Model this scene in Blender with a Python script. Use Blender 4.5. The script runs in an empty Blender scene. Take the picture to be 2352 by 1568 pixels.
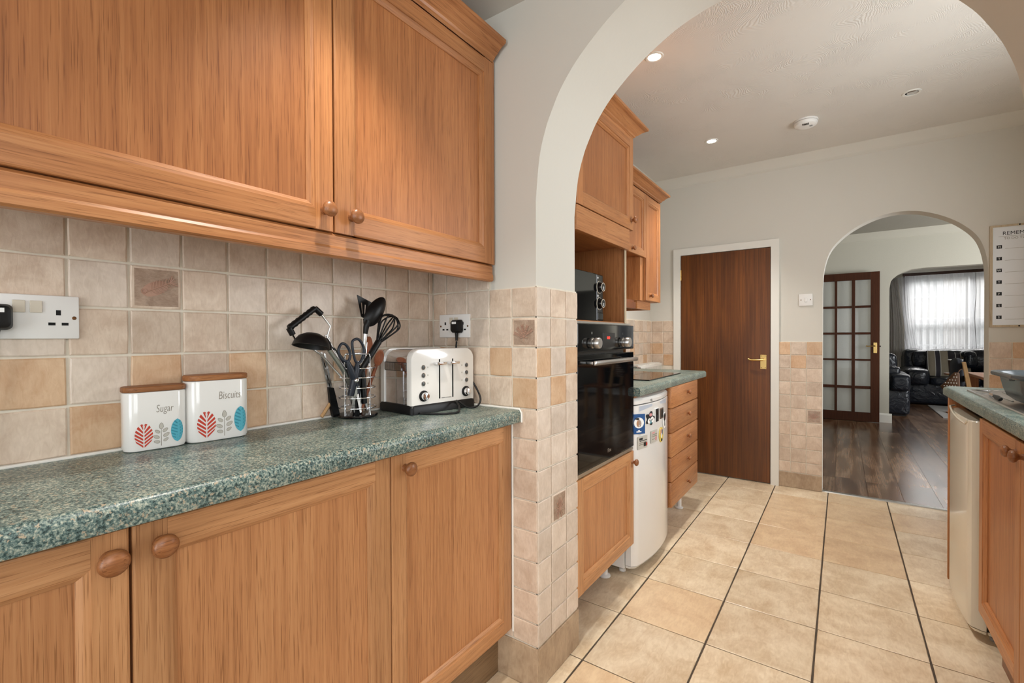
import bpy, bmesh, math, random
from mathutils import Matrix, Vector
random.seed(7)
SC = bpy.context.scene
C = SC.collection
PI = math.pi

# ------------------------------------------------------------------ camera
yaw, pitch, roll = math.radians(35.3915), math.radians(-0.5453), math.radians(-0.2257)
fw = Vector((-math.sin(yaw), math.cos(yaw), 0)); rt = Vector((math.cos(yaw), math.sin(yaw), 0)); up = Vector((0, 0, 1))
f2 = fw * math.cos(pitch) + up * math.sin(pitch); u2 = up * math.cos(pitch) - fw * math.sin(pitch)
r3 = rt * math.cos(roll) + u2 * math.sin(roll); u3 = u2 * math.cos(roll) - rt * math.sin(roll)
cd = bpy.data.cameras.new('camera'); cam = bpy.data.objects.new('camera', cd); C.objects.link(cam)
cd.sensor_fit = 'HORIZONTAL'; cd.sensor_width = 36.0; cd.lens = 1065.3 / 2352 * 36
cd.clip_start = 0.02; cd.clip_end = 100
M = Matrix((r3, u3, -f2)).transposed().to_4x4(); M.translation = (0, 0, 1.156)
cam.matrix_world = M
SC.camera = cam

# ------------------------------------------------------------------ world, lamps, exposure
SC.view_settings.view_transform = 'Standard'
SC.view_settings.look = 'None'
SC.view_settings.exposure = 0.0
SC.view_settings.gamma = 1.0
SC.view_settings.use_curve_mapping = False
w = bpy.data.worlds.new('sky'); SC.world = w; w.use_nodes = True
wb = w.node_tree.nodes['Background']
wb.inputs[0].default_value = (0.92, 0.96, 1.0, 1); wb.inputs[1].default_value = 1.0


def area(name, loc, direction, sx, sy, power, col=(1, 1, 1)):
    l = bpy.data.lights.new(name, 'AREA'); l.shape = 'RECTANGLE'; l.size = sx; l.size_y = sy
    l.energy = power; l.color = col
    o = bpy.data.objects.new(name, l); C.objects.link(o); o.location = loc
    o.rotation_euler = Vector(direction).to_track_quat('-Z', 'Y').to_euler()
    return o


def spot(name, loc, power, angle=125, blend=0.8, col=(1.0, 0.95, 0.88), r=0.03):
    l = bpy.data.lights.new(name, 'SPOT'); l.energy = power; l.spot_size = math.radians(angle)
    l.spot_blend = blend; l.color = col; l.shadow_soft_size = r
    o = bpy.data.objects.new(name, l); C.objects.link(o); o.location = loc
    return o


DAY = (0.93, 0.97, 1.0)
area('fill_rear', (0.25, -2.3, 1.15), (0, 1, 0.02), 1.5, 2.0, 39, DAY)  # added fill from behind the camera, through an invented rear opening
area('fill_near_right', (1.22, -0.55, 1.5), (-1, 0, -0.1), 1.3, 1.0, 15, DAY)  # added fill from the unseen right side of the near room
area('daylight_sink_window', (1.24, 2.3, 1.55), (-1, 0, -0.05), 1.1, 0.9, 28, DAY)
area('daylight_bay', (1.9, 12.6, 3.3), (-0.05, -1, -0.95), 3.2, 2.0, 560, (1.0, 0.98, 0.95))
area('fill_dining', (3.42, 6.2, 1.5), (-1, 0, 0), 1.7, 1.3, 130, DAY)  # added lamp to brighten the dining room, no window known there
# recessed ceiling spots (those over the near units are above the frame)
for lx, ly, lz, pw in ((-0.68, 0.66, 2.235, 44), (0.3, 0.55, 2.235, 10), (-0.68, -0.5, 2.235, 8), (0.3, -0.5, 2.235, 6),
                       (-0.735, 2.23, 2.47, 70), (-0.735, 3.41, 2.47, 60), (0.31, 2.23, 2.47, 14)):
    spot('ceiling_spot_lamp', (lx, ly, lz), pw, 84 if pw == 44 else (125 if ly < 2 else 96), 0.75)

# ------------------------------------------------------------------ material helpers
MATS = {}


def srgb(r, g, b):
    f = lambda c: (c / 255 / 12.92) if c / 255 <= 0.04045 else ((c / 255 + 0.055) / 1.055) ** 2.4
    return (f(r), f(g), f(b), 1)


def newmat(name):
    m = bpy.data.materials.new(name); m.use_nodes = True
    nt = m.node_tree; b = nt.nodes['Principled BSDF']
    MATS[name] = m
    return m, nt, b


def N(nt, t, **kw):
    n = nt.nodes.new(t)
    for k, v in kw.items():
        if k in n.inputs.keys(): n.inputs[k].default_value = v
        else: setattr(n, k, v)
    return n


def plain(name, col, rough=0.5, metal=0.0, emit=0, coat=0, spec=None, noise=0.0, nscale=40):
    m, nt, b = newmat(name)
    b.inputs['Base Color'].default_value = col
    b.inputs['Roughness'].default_value = rough
    b.inputs['Metallic'].default_value = metal
    if spec is not None: b.inputs['Specular IOR Level'].default_value = spec
    if coat: b.inputs['Coat Weight'].default_value = coat; b.inputs['Coat Roughness'].default_value = 0.08
    if emit:
        b.inputs['Emission Color'].default_value = col; b.inputs['Emission Strength'].default_value = emit
    if noise:
        L = nt.links
        tc = N(nt, 'ShaderNodeTexCoord'); no = N(nt, 'ShaderNodeTexNoise', Scale=nscale, Detail=4.0)
        L.new(tc.outputs['Object'], no.inputs['Vector'])
        mx = N(nt, 'ShaderNodeMix', data_type='RGBA')
        mx.inputs['A'].default_value = tuple(c * (1 - noise) for c in col[:3]) + (1,)
        mx.inputs['B'].default_value = tuple(min(1, c * (1 + noise)) for c in col[:3]) + (1,)
        L.new(no.outputs['Fac'], mx.inputs['Factor']); L.new(mx.outputs['Result'], b.inputs['Base Color'])
    return m


def wood(name, axis, light, mid, dark, rough=0.38, fine=1.0, bump=0.12, pore=0.55, ring=0.035, spec=0.5):
    """oak-like grain running along object axis 0/1/2"""
    m, nt, b = newmat(name); L = nt.links
    tc = N(nt, 'ShaderNodeTexCoord'); oi = N(nt, 'ShaderNodeObjectInfo')
    sc = N(nt, 'ShaderNodeVectorMath', operation='SCALE'); sc.inputs[0].default_value = (7.3, 5.1, 9.7)
    L.new(oi.outputs['Random'], sc.inputs['Scale'])
    ad = N(nt, 'ShaderNodeVectorMath', operation='ADD'); L.new(tc.outputs['Object'], ad.inputs[0]); L.new(sc.outputs[0], ad.inputs[1])

    def mapped(cross, along):
        v = [cross] * 3; v[axis] = along
        mp = N(nt, 'ShaderNodeMapping'); mp.inputs['Scale'].default_value = v
        L.new(ad.outputs[0], mp.inputs['Vector'])
        return mp.outputs[0]
    big = N(nt, 'ShaderNodeTexNoise', Scale=1.0, Detail=2.0, Distortion=0.4); L.new(mapped(7 * fine, 0.9 * fine), big.inputs['Vector'])
    mul = N(nt, 'ShaderNodeMath', operation='MULTIPLY'); mul.inputs[1].default_value = 26; L.new(big.outputs['Fac'], mul.inputs[0])
    sn = N(nt, 'ShaderNodeMath', operation='SINE'); L.new(mul.outputs[0], sn.inputs[0])
    st = N(nt, 'ShaderNodeTexNoise', Scale=1.0, Detail=6.0, Roughness=0.65, Distortion=0.3); L.new(mapped(150 * fine, 2.2 * fine), st.inputs['Vector'])
    po = N(nt, 'ShaderNodeTexNoise', Scale=1.0, Detail=2.0, Roughness=0.5); L.new(mapped(560 * fine, 13 * fine), po.inputs['Vector'])
    a = N(nt, 'ShaderNodeMath', operation='MULTIPLY_ADD'); a.inputs[1].default_value = ring; L.new(sn.outputs[0], a.inputs[0]); L.new(st.outputs['Fac'], a.inputs[2])
    cr = N(nt, 'ShaderNodeValToRGB'); e = cr.color_ramp.elements
    e[0].position = 0.14; e[0].color = dark; e[1].position = 0.84; e[1].color = light
    k = cr.color_ramp.elements.new(0.5); k.color = mid
    L.new(a.outputs[0], cr.inputs[0])
    pr = N(nt, 'ShaderNodeValToRGB'); pr.color_ramp.elements[0].position = 0.33; pr.color_ramp.elements[1].position = 0.43
    pr.color_ramp.elements[0].color = (pore, pore * .86, pore * .72, 1); pr.color_ramp.elements[1].color = (1, 1, 1, 1)
    L.new(po.outputs['Fac'], pr.inputs[0])
    mx = N(nt, 'ShaderNodeMix', data_type='RGBA', blend_type='MULTIPLY'); mx.inputs['Factor'].default_value = 0.8
    L.new(cr.outputs[0], mx.inputs['A']); L.new(pr.outputs[0], mx.inputs['B'])
    hv = N(nt, 'ShaderNodeHueSaturation')
    mr = N(nt, 'ShaderNodeMapRange'); mr.inputs['To Min'].default_value = 0.88; mr.inputs['To Max'].default_value = 1.1
    L.new(oi.outputs['Random'], mr.inputs['Value']); L.new(mr.outputs[0], hv.inputs['Value']); L.new(mx.outputs['Result'], hv.inputs['Color'])
    L.new(hv.outputs[0], b.inputs['Base Color'])
    b.inputs['Roughness'].default_value = rough; b.inputs['Specular IOR Level'].default_value = spec
    bp = N(nt, 'ShaderNodeBump', Strength=bump, Distance=0.001); L.new(po.outputs['Fac'], bp.inputs['Height']); L.new(bp.outputs[0], b.inputs['Normal'])
    return m


OAK = (srgb(200, 143, 93), srgb(180, 120, 73), srgb(140, 86, 48))
OAKL = (srgb(208, 157, 110), srgb(192, 138, 92), srgb(152, 101, 62))
for nm, ax in (('z', 2), ('y', 1), ('x', 0)):
    wood('oakp_' + nm, ax, srgb(190, 130, 80), srgb(168, 107, 62), srgb(126, 74, 40), ring=.05)
    wood('oaklp_' + nm, ax, srgb(202, 148, 100), srgb(184, 127, 82), srgb(142, 91, 54), ring=.05)
    wood('oak_' + nm, ax, *OAK, ring=.035 if ax == 2 else .075)
    wood('oakl_' + nm, ax, *OAKL, ring=.035 if ax == 2 else .085)
wood('oakd_z', 2, srgb(150, 92, 52), srgb(120, 70, 38), srgb(88, 48, 24))
wood('mahogany_z', 2, srgb(126, 74, 28), srgb(94, 52, 18), srgb(54, 28, 9), rough=0.36, fine=0.5, bump=0.05, pore=0.75, ring=0.09)
wood('darkdoor', 2, srgb(88, 48, 24), srgb(70, 36, 17), srgb(50, 24, 10), rough=0.5, bump=0.05, spec=.25)
wood('knobwood', 1, srgb(172, 116, 72), srgb(146, 92, 54), srgb(106, 64, 36), rough=0.35)
wood('lidwood', 1, srgb(186, 128, 80), srgb(160, 104, 62), srgb(120, 74, 40), rough=0.5)
wood('framewood', 2, srgb(206, 190, 164), srgb(190, 172, 144), srgb(164, 146, 118), rough=0.6)
wood('palewood', 2, srgb(222, 186, 138), srgb(206, 166, 118), srgb(180, 138, 92), rough=0.5)
wood('chairwood', 2, srgb(176, 116, 66), srgb(150, 94, 50), srgb(112, 66, 34), rough=0.45)
wood('spoonwood', 2, srgb(176, 104, 64), srgb(150, 84, 50), srgb(110, 58, 34), rough=0.55)
wood('plinthwood', 1, srgb(150, 124, 92), srgb(126, 100, 72), srgb(96, 74, 52))
for i, k in enumerate(((118, 86, 62), (98, 70, 50), (132, 100, 74))):
    wood('plank%d' % i, 1, srgb(*[c + 34 for c in k]), srgb(*k), srgb(*[c - 34 for c in k]), rough=0.19, fine=0.85, bump=0.14, pore=0.5, ring=0.2, spec=0.8)

# ceramic tiles


def tilemat(name, c1, c2, rough=0.42, scale=13, bump=0.4, edge=None):
    m, nt, b = newmat(name); L = nt.links
    tc = N(nt, 'ShaderNodeTexCoord'); oi = N(nt, 'ShaderNodeObjectInfo')
    sc = N(nt, 'ShaderNodeVectorMath', operation='SCALE'); sc.inputs[0].default_value = (17.3, 25.1, 39.7)
    L.new(oi.outputs['Random'], sc.inputs['Scale'])
    ad = N(nt, 'ShaderNodeVectorMath', operation='ADD'); L.new(tc.outputs['Object'], ad.inputs[0]); L.new(sc.outputs[0], ad.inputs[1])
    n1 = N(nt, 'ShaderNodeTexNoise', Scale=scale, Detail=6.0, Roughness=0.62, Distortion=0.6); L.new(ad.outputs[0], n1.inputs['Vector'])
    n2 = N(nt, 'ShaderNodeTexNoise', Scale=scale * 9, Detail=3.0, Distortion=1.2)
    mp = N(nt, 'ShaderNodeMapping'); mp.inputs['Rotation'].default_value = (0, 0, 0.9); mp.inputs['Scale'].default_value = (1, 0.35, 1)
    L.new(ad.outputs[0], mp.inputs[0]); L.new(mp.outputs[0], n2.inputs['Vector'])
    cr = N(nt, 'ShaderNodeValToRGB'); cr.color_ramp.elements[0].position = 0.3; cr.color_ramp.elements[1].position = 0.7
    cr.color_ramp.elements[0].color = c1; cr.color_ramp.elements[1].color = c2
    ml = N(nt, 'ShaderNodeMath', operation='MULTIPLY_ADD'); ml.inputs[1].default_value = 0.45; ml.inputs[2].default_value = -0.225
    L.new(n2.outputs['Fac'], ml.inputs[0])
    a = N(nt, 'ShaderNodeMath', operation='ADD'); L.new(n1.outputs['Fac'], a.inputs[0]); L.new(ml.outputs[0], a.inputs[1])
    L.new(a.outputs[0], cr.inputs[0])
    hv = N(nt, 'ShaderNodeHueSaturation')
    mr = N(nt, 'ShaderNodeMapRange'); mr.inputs['To Min'].default_value = 0.9; mr.inputs['To Max'].default_value = 1.07
    L.new(oi.outputs['Random'], mr.inputs['Value']); L.new(mr.outputs[0], hv.inputs['Value']); L.new(cr.outputs[0], hv.inputs['Color'])
    L.new(hv.outputs[0], b.inputs['Base Color'])
    b.inputs['Roughness'].default_value = rough
    bp = N(nt, 'ShaderNodeBump', Strength=bump, Distance=0.002); L.new(a.outputs[0], bp.inputs['Height']); L.new(bp.outputs[0], b.inputs['Normal'])
    return m


tilemat('tile_beige', srgb(198, 174, 152), srgb(226, 207, 187))
tilemat('tile_grey', srgb(204, 186, 168), srgb(228, 212, 196))
tilemat('tile_peach', srgb(198, 158, 122), srgb(220, 188, 154))
tilemat('tile_skirt', srgb(158, 132, 106), srgb(196, 172, 144), scale=7)
tilemat('tile_fossil', srgb(146, 122, 104), srgb(186, 162, 142), scale=30, rough=0.22, bump=0.7)
tilemat('floor_tile', srgb(206, 180, 146), srgb(240, 222, 194), rough=0.3, scale=7.5, bump=0.12)
tilemat('floor_tile_warm', srgb(206, 174, 138), srgb(232, 206, 170), rough=0.3, scale=7.5, bump=0.12)
plain('grout_wall', srgb(226, 218, 202), 0.85, noise=0.12, nscale=60)
plain('grout_floor', srgb(80, 68, 56), 0.9, noise=0.35, nscale=25)
plain('sealant', srgb(236, 232, 224), 0.4)


def plaster(name, col, bump, scale, swirl=False):
    m, nt, b = newmat(name); L = nt.links
    b.inputs['Base Color'].default_value = col; b.inputs['Roughness'].default_value = 0.75
    tc = N(nt, 'ShaderNodeTexCoord')
    if swirl:
        n0 = N(nt, 'ShaderNodeTexNoise', Scale=3.2, Detail=1.0); L.new(tc.outputs['Object'], n0.inputs['Vector'])
        ad = N(nt, 'ShaderNodeVectorMath', operation='MULTIPLY_ADD'); L.new(n0.outputs['Color'], ad.inputs[0])
        ad.inputs[1].default_value = (0.55, 0.55, 0.0); L.new(tc.outputs['Object'], ad.inputs[2])
        wv = N(nt, 'ShaderNodeTexWave', Scale=scale, Distortion=9.0, Detail=2.0); wv.inputs['Detail Scale'].default_value = 0.7
        L.new(ad.outputs[0], wv.inputs['Vector'])
        mk = N(nt, 'ShaderNodeTexNoise', Scale=5.0, Detail=2.0); L.new(tc.outputs['Object'], mk.inputs['Vector'])
        mr = N(nt, 'ShaderNodeMapRange'); mr.inputs['From Min'].default_value = 0.42; mr.inputs['From Max'].default_value = 0.62; L.new(mk.outputs['Fac'], mr.inputs['Value'])
        mu = N(nt, 'ShaderNodeMath', operation='MULTIPLY'); L.new(wv.outputs['Fac'], mu.inputs[0]); L.new(mr.outputs[0], mu.inputs[1])
        h = mu.outputs[0]
    else:
        n0 = N(nt, 'ShaderNodeTexNoise', Scale=scale, Detail=4.0); L.new(tc.outputs['Object'], n0.inputs['Vector']); h = n0.outputs['Fac']
    bp = N(nt, 'ShaderNodeBump', Strength=bump, Distance=0.004); L.new(h, bp.inputs['Height']); L.new(bp.outputs[0], b.inputs['Normal'])
    return m


plaster('paint_cream', srgb(212, 208, 198), 0.08, 60)
plaster('paint_grey', srgb(196, 192, 178), 0.25, 90)
plaster('paint_ceiling', srgb(218, 213, 205), 0.3, 42, True)
plaster('paint_ceiling_plain', srgb(212, 208, 200), 0.05, 40)
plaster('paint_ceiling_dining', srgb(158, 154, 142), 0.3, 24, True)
plain('gloss_white', srgb(230, 228, 220), 0.3)
plain('plastic_white', srgb(236, 234, 230), 0.35)
plain('plastic_cream', srgb(214, 204, 186), 0.4)
plain('plastic_black', srgb(13, 13, 14), 0.42, spec=0.35)
plain('plastic_grey', srgb(150, 150, 150), 0.4)
plain('nylon_black', srgb(13, 13, 14), 0.42, spec=0.35)
plain('scissor_blue', srgb(28, 34, 46), 0.42)
plain('button_dark', srgb(84, 86, 86), 0.35)
plain('hole_black', srgb(8, 8, 8), 0.8)
plain('chrome', (0.82, 0.82, 0.84, 1), 0.07, 1.0)
plain('steel', (0.62, 0.61, 0.59, 1), 0.3, 1.0)
plain('brass', srgb(214, 182, 116), 0.25, 1.0)
plain('bronze', srgb(120, 84, 52), 0.4, 0.8)
plain('black_glass', srgb(8, 9, 11), 0.04, spec=0.3)
plain('black_enamel', srgb(14, 14, 16), 0.22)
plain('enamel_white', srgb(236, 232, 226), 0.18, coat=0.6)
plain('ceramic_white', srgb(240, 238, 234), 0.14, coat=0.7)
plain('fridge_white', srgb(234, 232, 228), 0.2, coat=0.4)
plain('fridge_cream', srgb(218, 210, 192), 0.22, coat=0.4)
plain('grip_blue', srgb(186, 194, 206), 0.3)
plain('ink_grey', srgb(138, 128, 114), 0.6)
plain('ink_leaf', srgb(192, 188, 178), 0.6)
plain('ink_red', srgb(200, 62, 42), 0.45)
plain('ink_teal', srgb(84, 176, 196), 0.45)
plain('ink_teal_dark', srgb(52, 142, 162), 0.45)
plain('ink_black', srgb(28, 28, 30), 0.6)
plain('ink_white', srgb(244, 244, 242), 0.5)
plain('ink_blue', srgb(36, 84, 140), 0.4)
plain('ink_orange', srgb(214, 150, 84), 0.5)
plain('ink_yellow', srgb(222, 196, 90), 0.5)
plain('ink_pink', srgb(214, 150, 150), 0.5)
plain('board_white', srgb(228, 230, 232), 0.3)
plain('leather', srgb(26, 30, 38), 0.28, noise=0.25, nscale=8)
nt = MATS['leather'].node_tree
tc = N(nt, 'ShaderNodeTexCoord'); no = N(nt, 'ShaderNodeTexNoise', Scale=9.0, Detail=3.0, Distortion=1.5); bp = N(nt, 'ShaderNodeBump', Strength=0.55, Distance=0.03)
nt.links.new(tc.outputs['Object'], no.inputs['Vector']); nt.links.new(no.outputs['Fac'], bp.inputs['Height']); nt.links.new(bp.outputs[0], nt.nodes['Principled BSDF'].inputs['Normal'])
plain('stripe_beige', srgb(136, 126, 108), 0.85, noise=0.1)
plain('stripe_dark', srgb(44, 40, 46), 0.8)
plain('piping_white', srgb(200, 196, 188), 0.8)
plain('drape_grey', srgb(206, 202, 194), 0.5, noise=0.1)
plain('coat_navy', srgb(22, 26, 36), 0.9)
plain('dot_brown', srgb(84, 54, 30), 0.8)
plain('pot_brown', srgb(92, 74, 62), 0.5)
plain('rug_grey', srgb(176, 174, 172), 0.95, noise=0.2, nscale=60)
plain('frame_white', srgb(222, 224, 226), 0.35)
plain('pelmet_brown', srgb(70, 46, 36), 0.5)
plain('render_wall', srgb(226, 222, 214), 0.9)
plain('house_brick', srgb(176, 164, 154), 0.9, noise=0.1, nscale=9)
plain('tarmac', srgb(120, 120, 122), 0.9)
plain('relief_pink', srgb(178, 140, 120), 0.3, noise=.15, nscale=150)
plain('gravel_grey', srgb(150, 150, 146), 0.9)
m, nt, b = newmat('lamp_on'); b.inputs['Emission Color'].default_value = (1, 0.95, 0.86, 1); b.inputs['Emission Strength'].default_value = 14
m, nt, b = newmat('led_red'); b.inputs['Base Color'].default_value = (0.3, 0.01, 0.01, 1); b.inputs['Emission Color'].default_value = (1, 0.05, 0.03, 1); b.inputs['Emission Strength'].default_value = 2.5
m, nt, b = newmat('glass'); b.inputs['Base Color'].default_value = (0.9, 0.95, 0.93, 1); b.inputs['Roughness'].default_value = 0.02
b.inputs['Transmission Weight'].default_value = 0.0; b.inputs['Alpha'].default_value = 0.16
m, nt, b = newmat('net')
L = nt.links; out = nt.nodes['Material Output']
tr = N(nt, 'ShaderNodeBsdfTransparent'); tl = N(nt, 'ShaderNodeBsdfTranslucent'); df = N(nt, 'ShaderNodeBsdfDiffuse')
tl.inputs[0].default_value = (0.66, 0.67, 0.69, 1); df.inputs[0].default_value = (0.9, 0.9, 0.92, 1)
m1 = N(nt, 'ShaderNodeMixShader'); m1.inputs[0].default_value = 0.35; L.new(tl.outputs[0], m1.inputs[1]); L.new(df.outputs[0], m1.inputs[2])
m2 = N(nt, 'ShaderNodeMixShader'); m2.inputs[0].default_value = 0.58; L.new(tr.outputs[0], m2.inputs[1]); L.new(m1.outputs[0], m2.inputs[2])
L.new(m2.outputs[0], out.inputs[0])
plain('lace', srgb(238, 238, 240), 0.9)


def granite(name):
    m, nt, b = newmat(name); L = nt.links
    tc = N(nt, 'ShaderNodeTexCoord')
    n1 = N(nt, 'ShaderNodeTexNoise', Scale=240.0, Detail=3.0, Roughness=0.7); L.new(tc.outputs['Object'], n1.inputs['Vector'])
    n2 = N(nt, 'ShaderNodeTexNoise', Scale=130.0, Detail=3.0, Roughness=0.7)
    n3 = N(nt, 'ShaderNodeTexNoise', Scale=14.0, Detail=2.0); L.new(tc.outputs['Object'], n3.inputs['Vector'])
    mp = N(nt, 'ShaderNodeMapping'); mp.inputs['Location'].default_value = (3.1, 1.7, 5.3); L.new(tc.outputs['Object'], mp.inputs[0]); L.new(mp.outputs[0], n2.inputs['Vector'])
    a = N(nt, 'ShaderNodeMath', operation='MULTIPLY_ADD'); a.inputs[1].default_value = 0.25; L.new(n3.outputs['Fac'], a.inputs[0]); L.new(n1.outputs['Fac'], a.inputs[2])
    cr = N(nt, 'ShaderNodeValToRGB'); cr.color_ramp.interpolation = 'LINEAR'
    e = cr.color_ramp.elements
    e[0].position = 0.46; e[0].color = srgb(34, 50, 50); e[1].position = 0.78; e[1].color = srgb(182, 186, 170)
    for p, c in ((0.55, srgb(66, 88, 86)), (0.62, srgb(100, 122, 118)), (0.70, srgb(136, 148, 136))):
        k = e.new(p); k.color = c
    L.new(a.outputs[0], cr.inputs[0])
    pk = N(nt, 'ShaderNodeValToRGB'); pk.color_ramp.elements[0].position = 0.575; pk.color_ramp.elements[1].position = 0.65; L.new(n2.outputs['Fac'], pk.inputs[0])
    mx = N(nt, 'ShaderNodeMix', data_type='RGBA'); mx.inputs['B'].default_value = srgb(176, 160, 136)
    L.new(pk.outputs[0], mx.inputs['Factor']); L.new(cr.outputs[0], mx.inputs['A']); L.new(mx.outputs['Result'], b.inputs['Base Color'])
    b.inputs['Roughness'].default_value = 0.33
    return m


granite('granite')

# ------------------------------------------------------------------ object helpers


def link(name, me, mat, parent=None):
    o = bpy.data.objects.new(name, me); C.objects.link(o)
    if mat is not None and not me.materials: me.materials.append(MATS[mat] if isinstance(mat, str) else mat)
    if parent is not None:
        o.parent = parent
        o.matrix_parent_inverse = PINV.get(parent.name, Matrix())
    return o


PINV = {}


def obj(name, bm, mat, parent=None, smooth=0.0):
    bmesh.ops.recalc_face_normals(bm, faces=bm.faces[:])
    me = bpy.data.meshes.new(name); bm.to_mesh(me); bm.free()
    if smooth:
        me.polygons.foreach_set('use_smooth', [True] * len(me.polygons))
        me.set_sharp_from_angle(angle=math.radians(smooth))
    return link(name, me, mat, parent)


def thing(name, label, cat, loc, group=None):
    o = bpy.data.objects.new(name, None); C.objects.link(o); o.location = loc; o.empty_display_size = 0.05
    o['label'] = label; o['category'] = cat
    if group: o['group'] = group
    PINV[o.name] = Matrix.Translation(-Vector(loc))
    return o


def tag(o, label, cat, group=None):
    o['label'] = label; o['category'] = cat
    if group: o['group'] = group
    return o


def struct(o):
    o['kind'] = 'structure'; return o


def sempty(name, loc):
    o = bpy.data.objects.new(name, None); C.objects.link(o); o.location = loc; o['kind'] = 'structure'
    PINV[o.name] = Matrix.Translation(-Vector(loc))
    return o


def B(): return bmesh.new()


def box(bm, x0, x1, y0, y1, z0, z1, bev=0.0, seg=2):
    vs = [bm.verts.new((x, y, z)) for x in (x0, x1) for y in (y0, y1) for z in (z0, z1)]
    fs = [(0, 1, 3, 2), (4, 6, 7, 5), (0, 4, 5, 1), (2, 3, 7, 6), (0, 2, 6, 4), (1, 5, 7, 3)]
    faces = [bm.faces.new([vs[i] for i in f]) for f in fs]
    if bev:
        es = {e for f in faces for e in f.edges}
        bmesh.ops.bevel(bm, geom=list(es), offset=bev, segments=seg, affect='EDGES', profile=0.5)
    return bm


def prism(bm, pts, fn, h0, h1, caps=True):
    """2-D polygon pts, fn(u, v, h) -> point, between h0 and h1"""
    a = [bm.verts.new(fn(u, v, h0)) for u, v in pts]; c = [bm.verts.new(fn(u, v, h1)) for u, v in pts]
    n = len(pts)
    for i in range(n):
        bm.faces.new((a[i], a[(i + 1) % n], c[(i + 1) % n], c[i]))
    if caps:
        bm.faces.new(a); bm.faces.new(c[::-1])
    return bm


def basis(axis):
    z = Vector(axis).normalized(); x = z.orthogonal().normalized(); y = z.cross(x)
    return x, y, z


def lathe(bm, prof, org, axis=(0, 0, 1), seg=20, sx=1.0, sy=1.0, xdir=None):
    o = Vector(org); x, y, z = basis(axis)
    if xdir is not None: x = Vector(xdir).normalized(); y = z.cross(x)
    rings = []
    for r, h in prof:
        if r < 1e-6: rings.append([bm.verts.new(o + z * h)])
        else: rings.append([bm.verts.new(o + z * h + x * (r * sx * math.cos(2 * PI * i / seg)) + y * (r * sy * math.sin(2 * PI * i / seg))) for i in range(seg)])
    for a, c in zip(rings, rings[1:]):
        for i in range(seg):
            j = (i + 1) % seg
            if len(a) == 1 and len(c) == 1: continue
            if len(a) == 1: bm.faces.new((a[0], c[i], c[j]))
            elif len(c) == 1: bm.faces.new((a[i], a[j], c[0]))
            else: bm.faces.new((a[i], a[j], c[j], c[i]))
    return bm


def cyl(bm, p0, p1, r, seg=16, r1=None):
    p0 = Vector(p0); p1 = Vector(p1); h = (p1 - p0).length
    return lathe(bm, [(0, 0), (r, 0), (r if r1 is None else r1, h), (0, h)], p0, p1 - p0, seg)


def tube(bm, pts, r, seg=8, closed=False, rs=None, flat=1.0):
    pts = [Vector(p) for p in pts]; n = len(pts); rings = []; prev = None
    for i, p in enumerate(pts):
        if closed: t = pts[(i + 1) % n] - pts[i - 1]
        else: t = pts[min(i + 1, n - 1)] - pts[max(i - 1, 0)]
        t.normalize()
        if prev is None: x = t.orthogonal().normalized()
        else:
            x = prev - t * prev.dot(t)
            x = x.normalized() if x.length > 1e-6 else t.orthogonal().normalized()
        prev = x; y = t.cross(x); rr = rs[i] if rs else r
        rings.append([bm.verts.new(p + x * (rr * math.cos(2 * PI * k / seg)) + y * (rr * flat * math.sin(2 * PI * k / seg))) for k in range(seg)])
    m = n if closed else n - 1
    for i in range(m):
        a = rings[i]; c = rings[(i + 1) % n]
        for k in range(seg):
            bm.faces.new((a[k], a[(k + 1) % seg], c[(k + 1) % seg], c[k]))
    if not closed:
        bm.faces.new(rings[0][::-1]); bm.faces.new(rings[-1])
    return bm


def spline(pts, n=8, closed=False):
    P = [Vector(p) for p in pts]; out = []; m = len(P)
    rng = range(m if closed else m - 1)
    for i in rng:
        if closed: a, b_, c, d = P[i - 1], P[i], P[(i + 1) % m], P[(i + 2) % m]
        else: a, b_, c, d = P[max(i - 1, 0)], P[i], P[i + 1], P[min(i + 2, m - 1)]
        for k in range(n):
            t = k / n
            out.append(0.5 * ((2 * b_) + (-a + c) * t + (2 * a - 5 * b_ + 4 * c - d) * t * t + (-a + 3 * b_ - 3 * c + d) * t ** 3))
    if not closed: out.append(P[-1])
    return out


def rrect(x0, x1, y0, y1, r, n=5):
    pts = []
    for cx, cy, a0 in ((x1 - r, y1 - r, 0), (x0 + r, y1 - r, 90), (x0 + r, y0 + r, 180), (x1 - r, y0 + r, 270)):
        for k in range(n + 1):
            a = math.radians(a0 + 90 * k / n); pts.append((cx + r * math.cos(a), cy + r * math.sin(a)))
    return pts


def loft(bm, loops, cap0=True, cap1=True):
    rings = [[bm.verts.new(p) for p in l] for l in loops]; n = len(rings[0])
    for a, c in zip(rings, rings[1:]):
        for i in range(n): bm.faces.new((a[i], a[(i + 1) % n], c[(i + 1) % n], c[i]))
    if cap0: bm.faces.new(rings[0][::-1])
    if cap1: bm.faces.new(rings[-1])
    return bm


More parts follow.
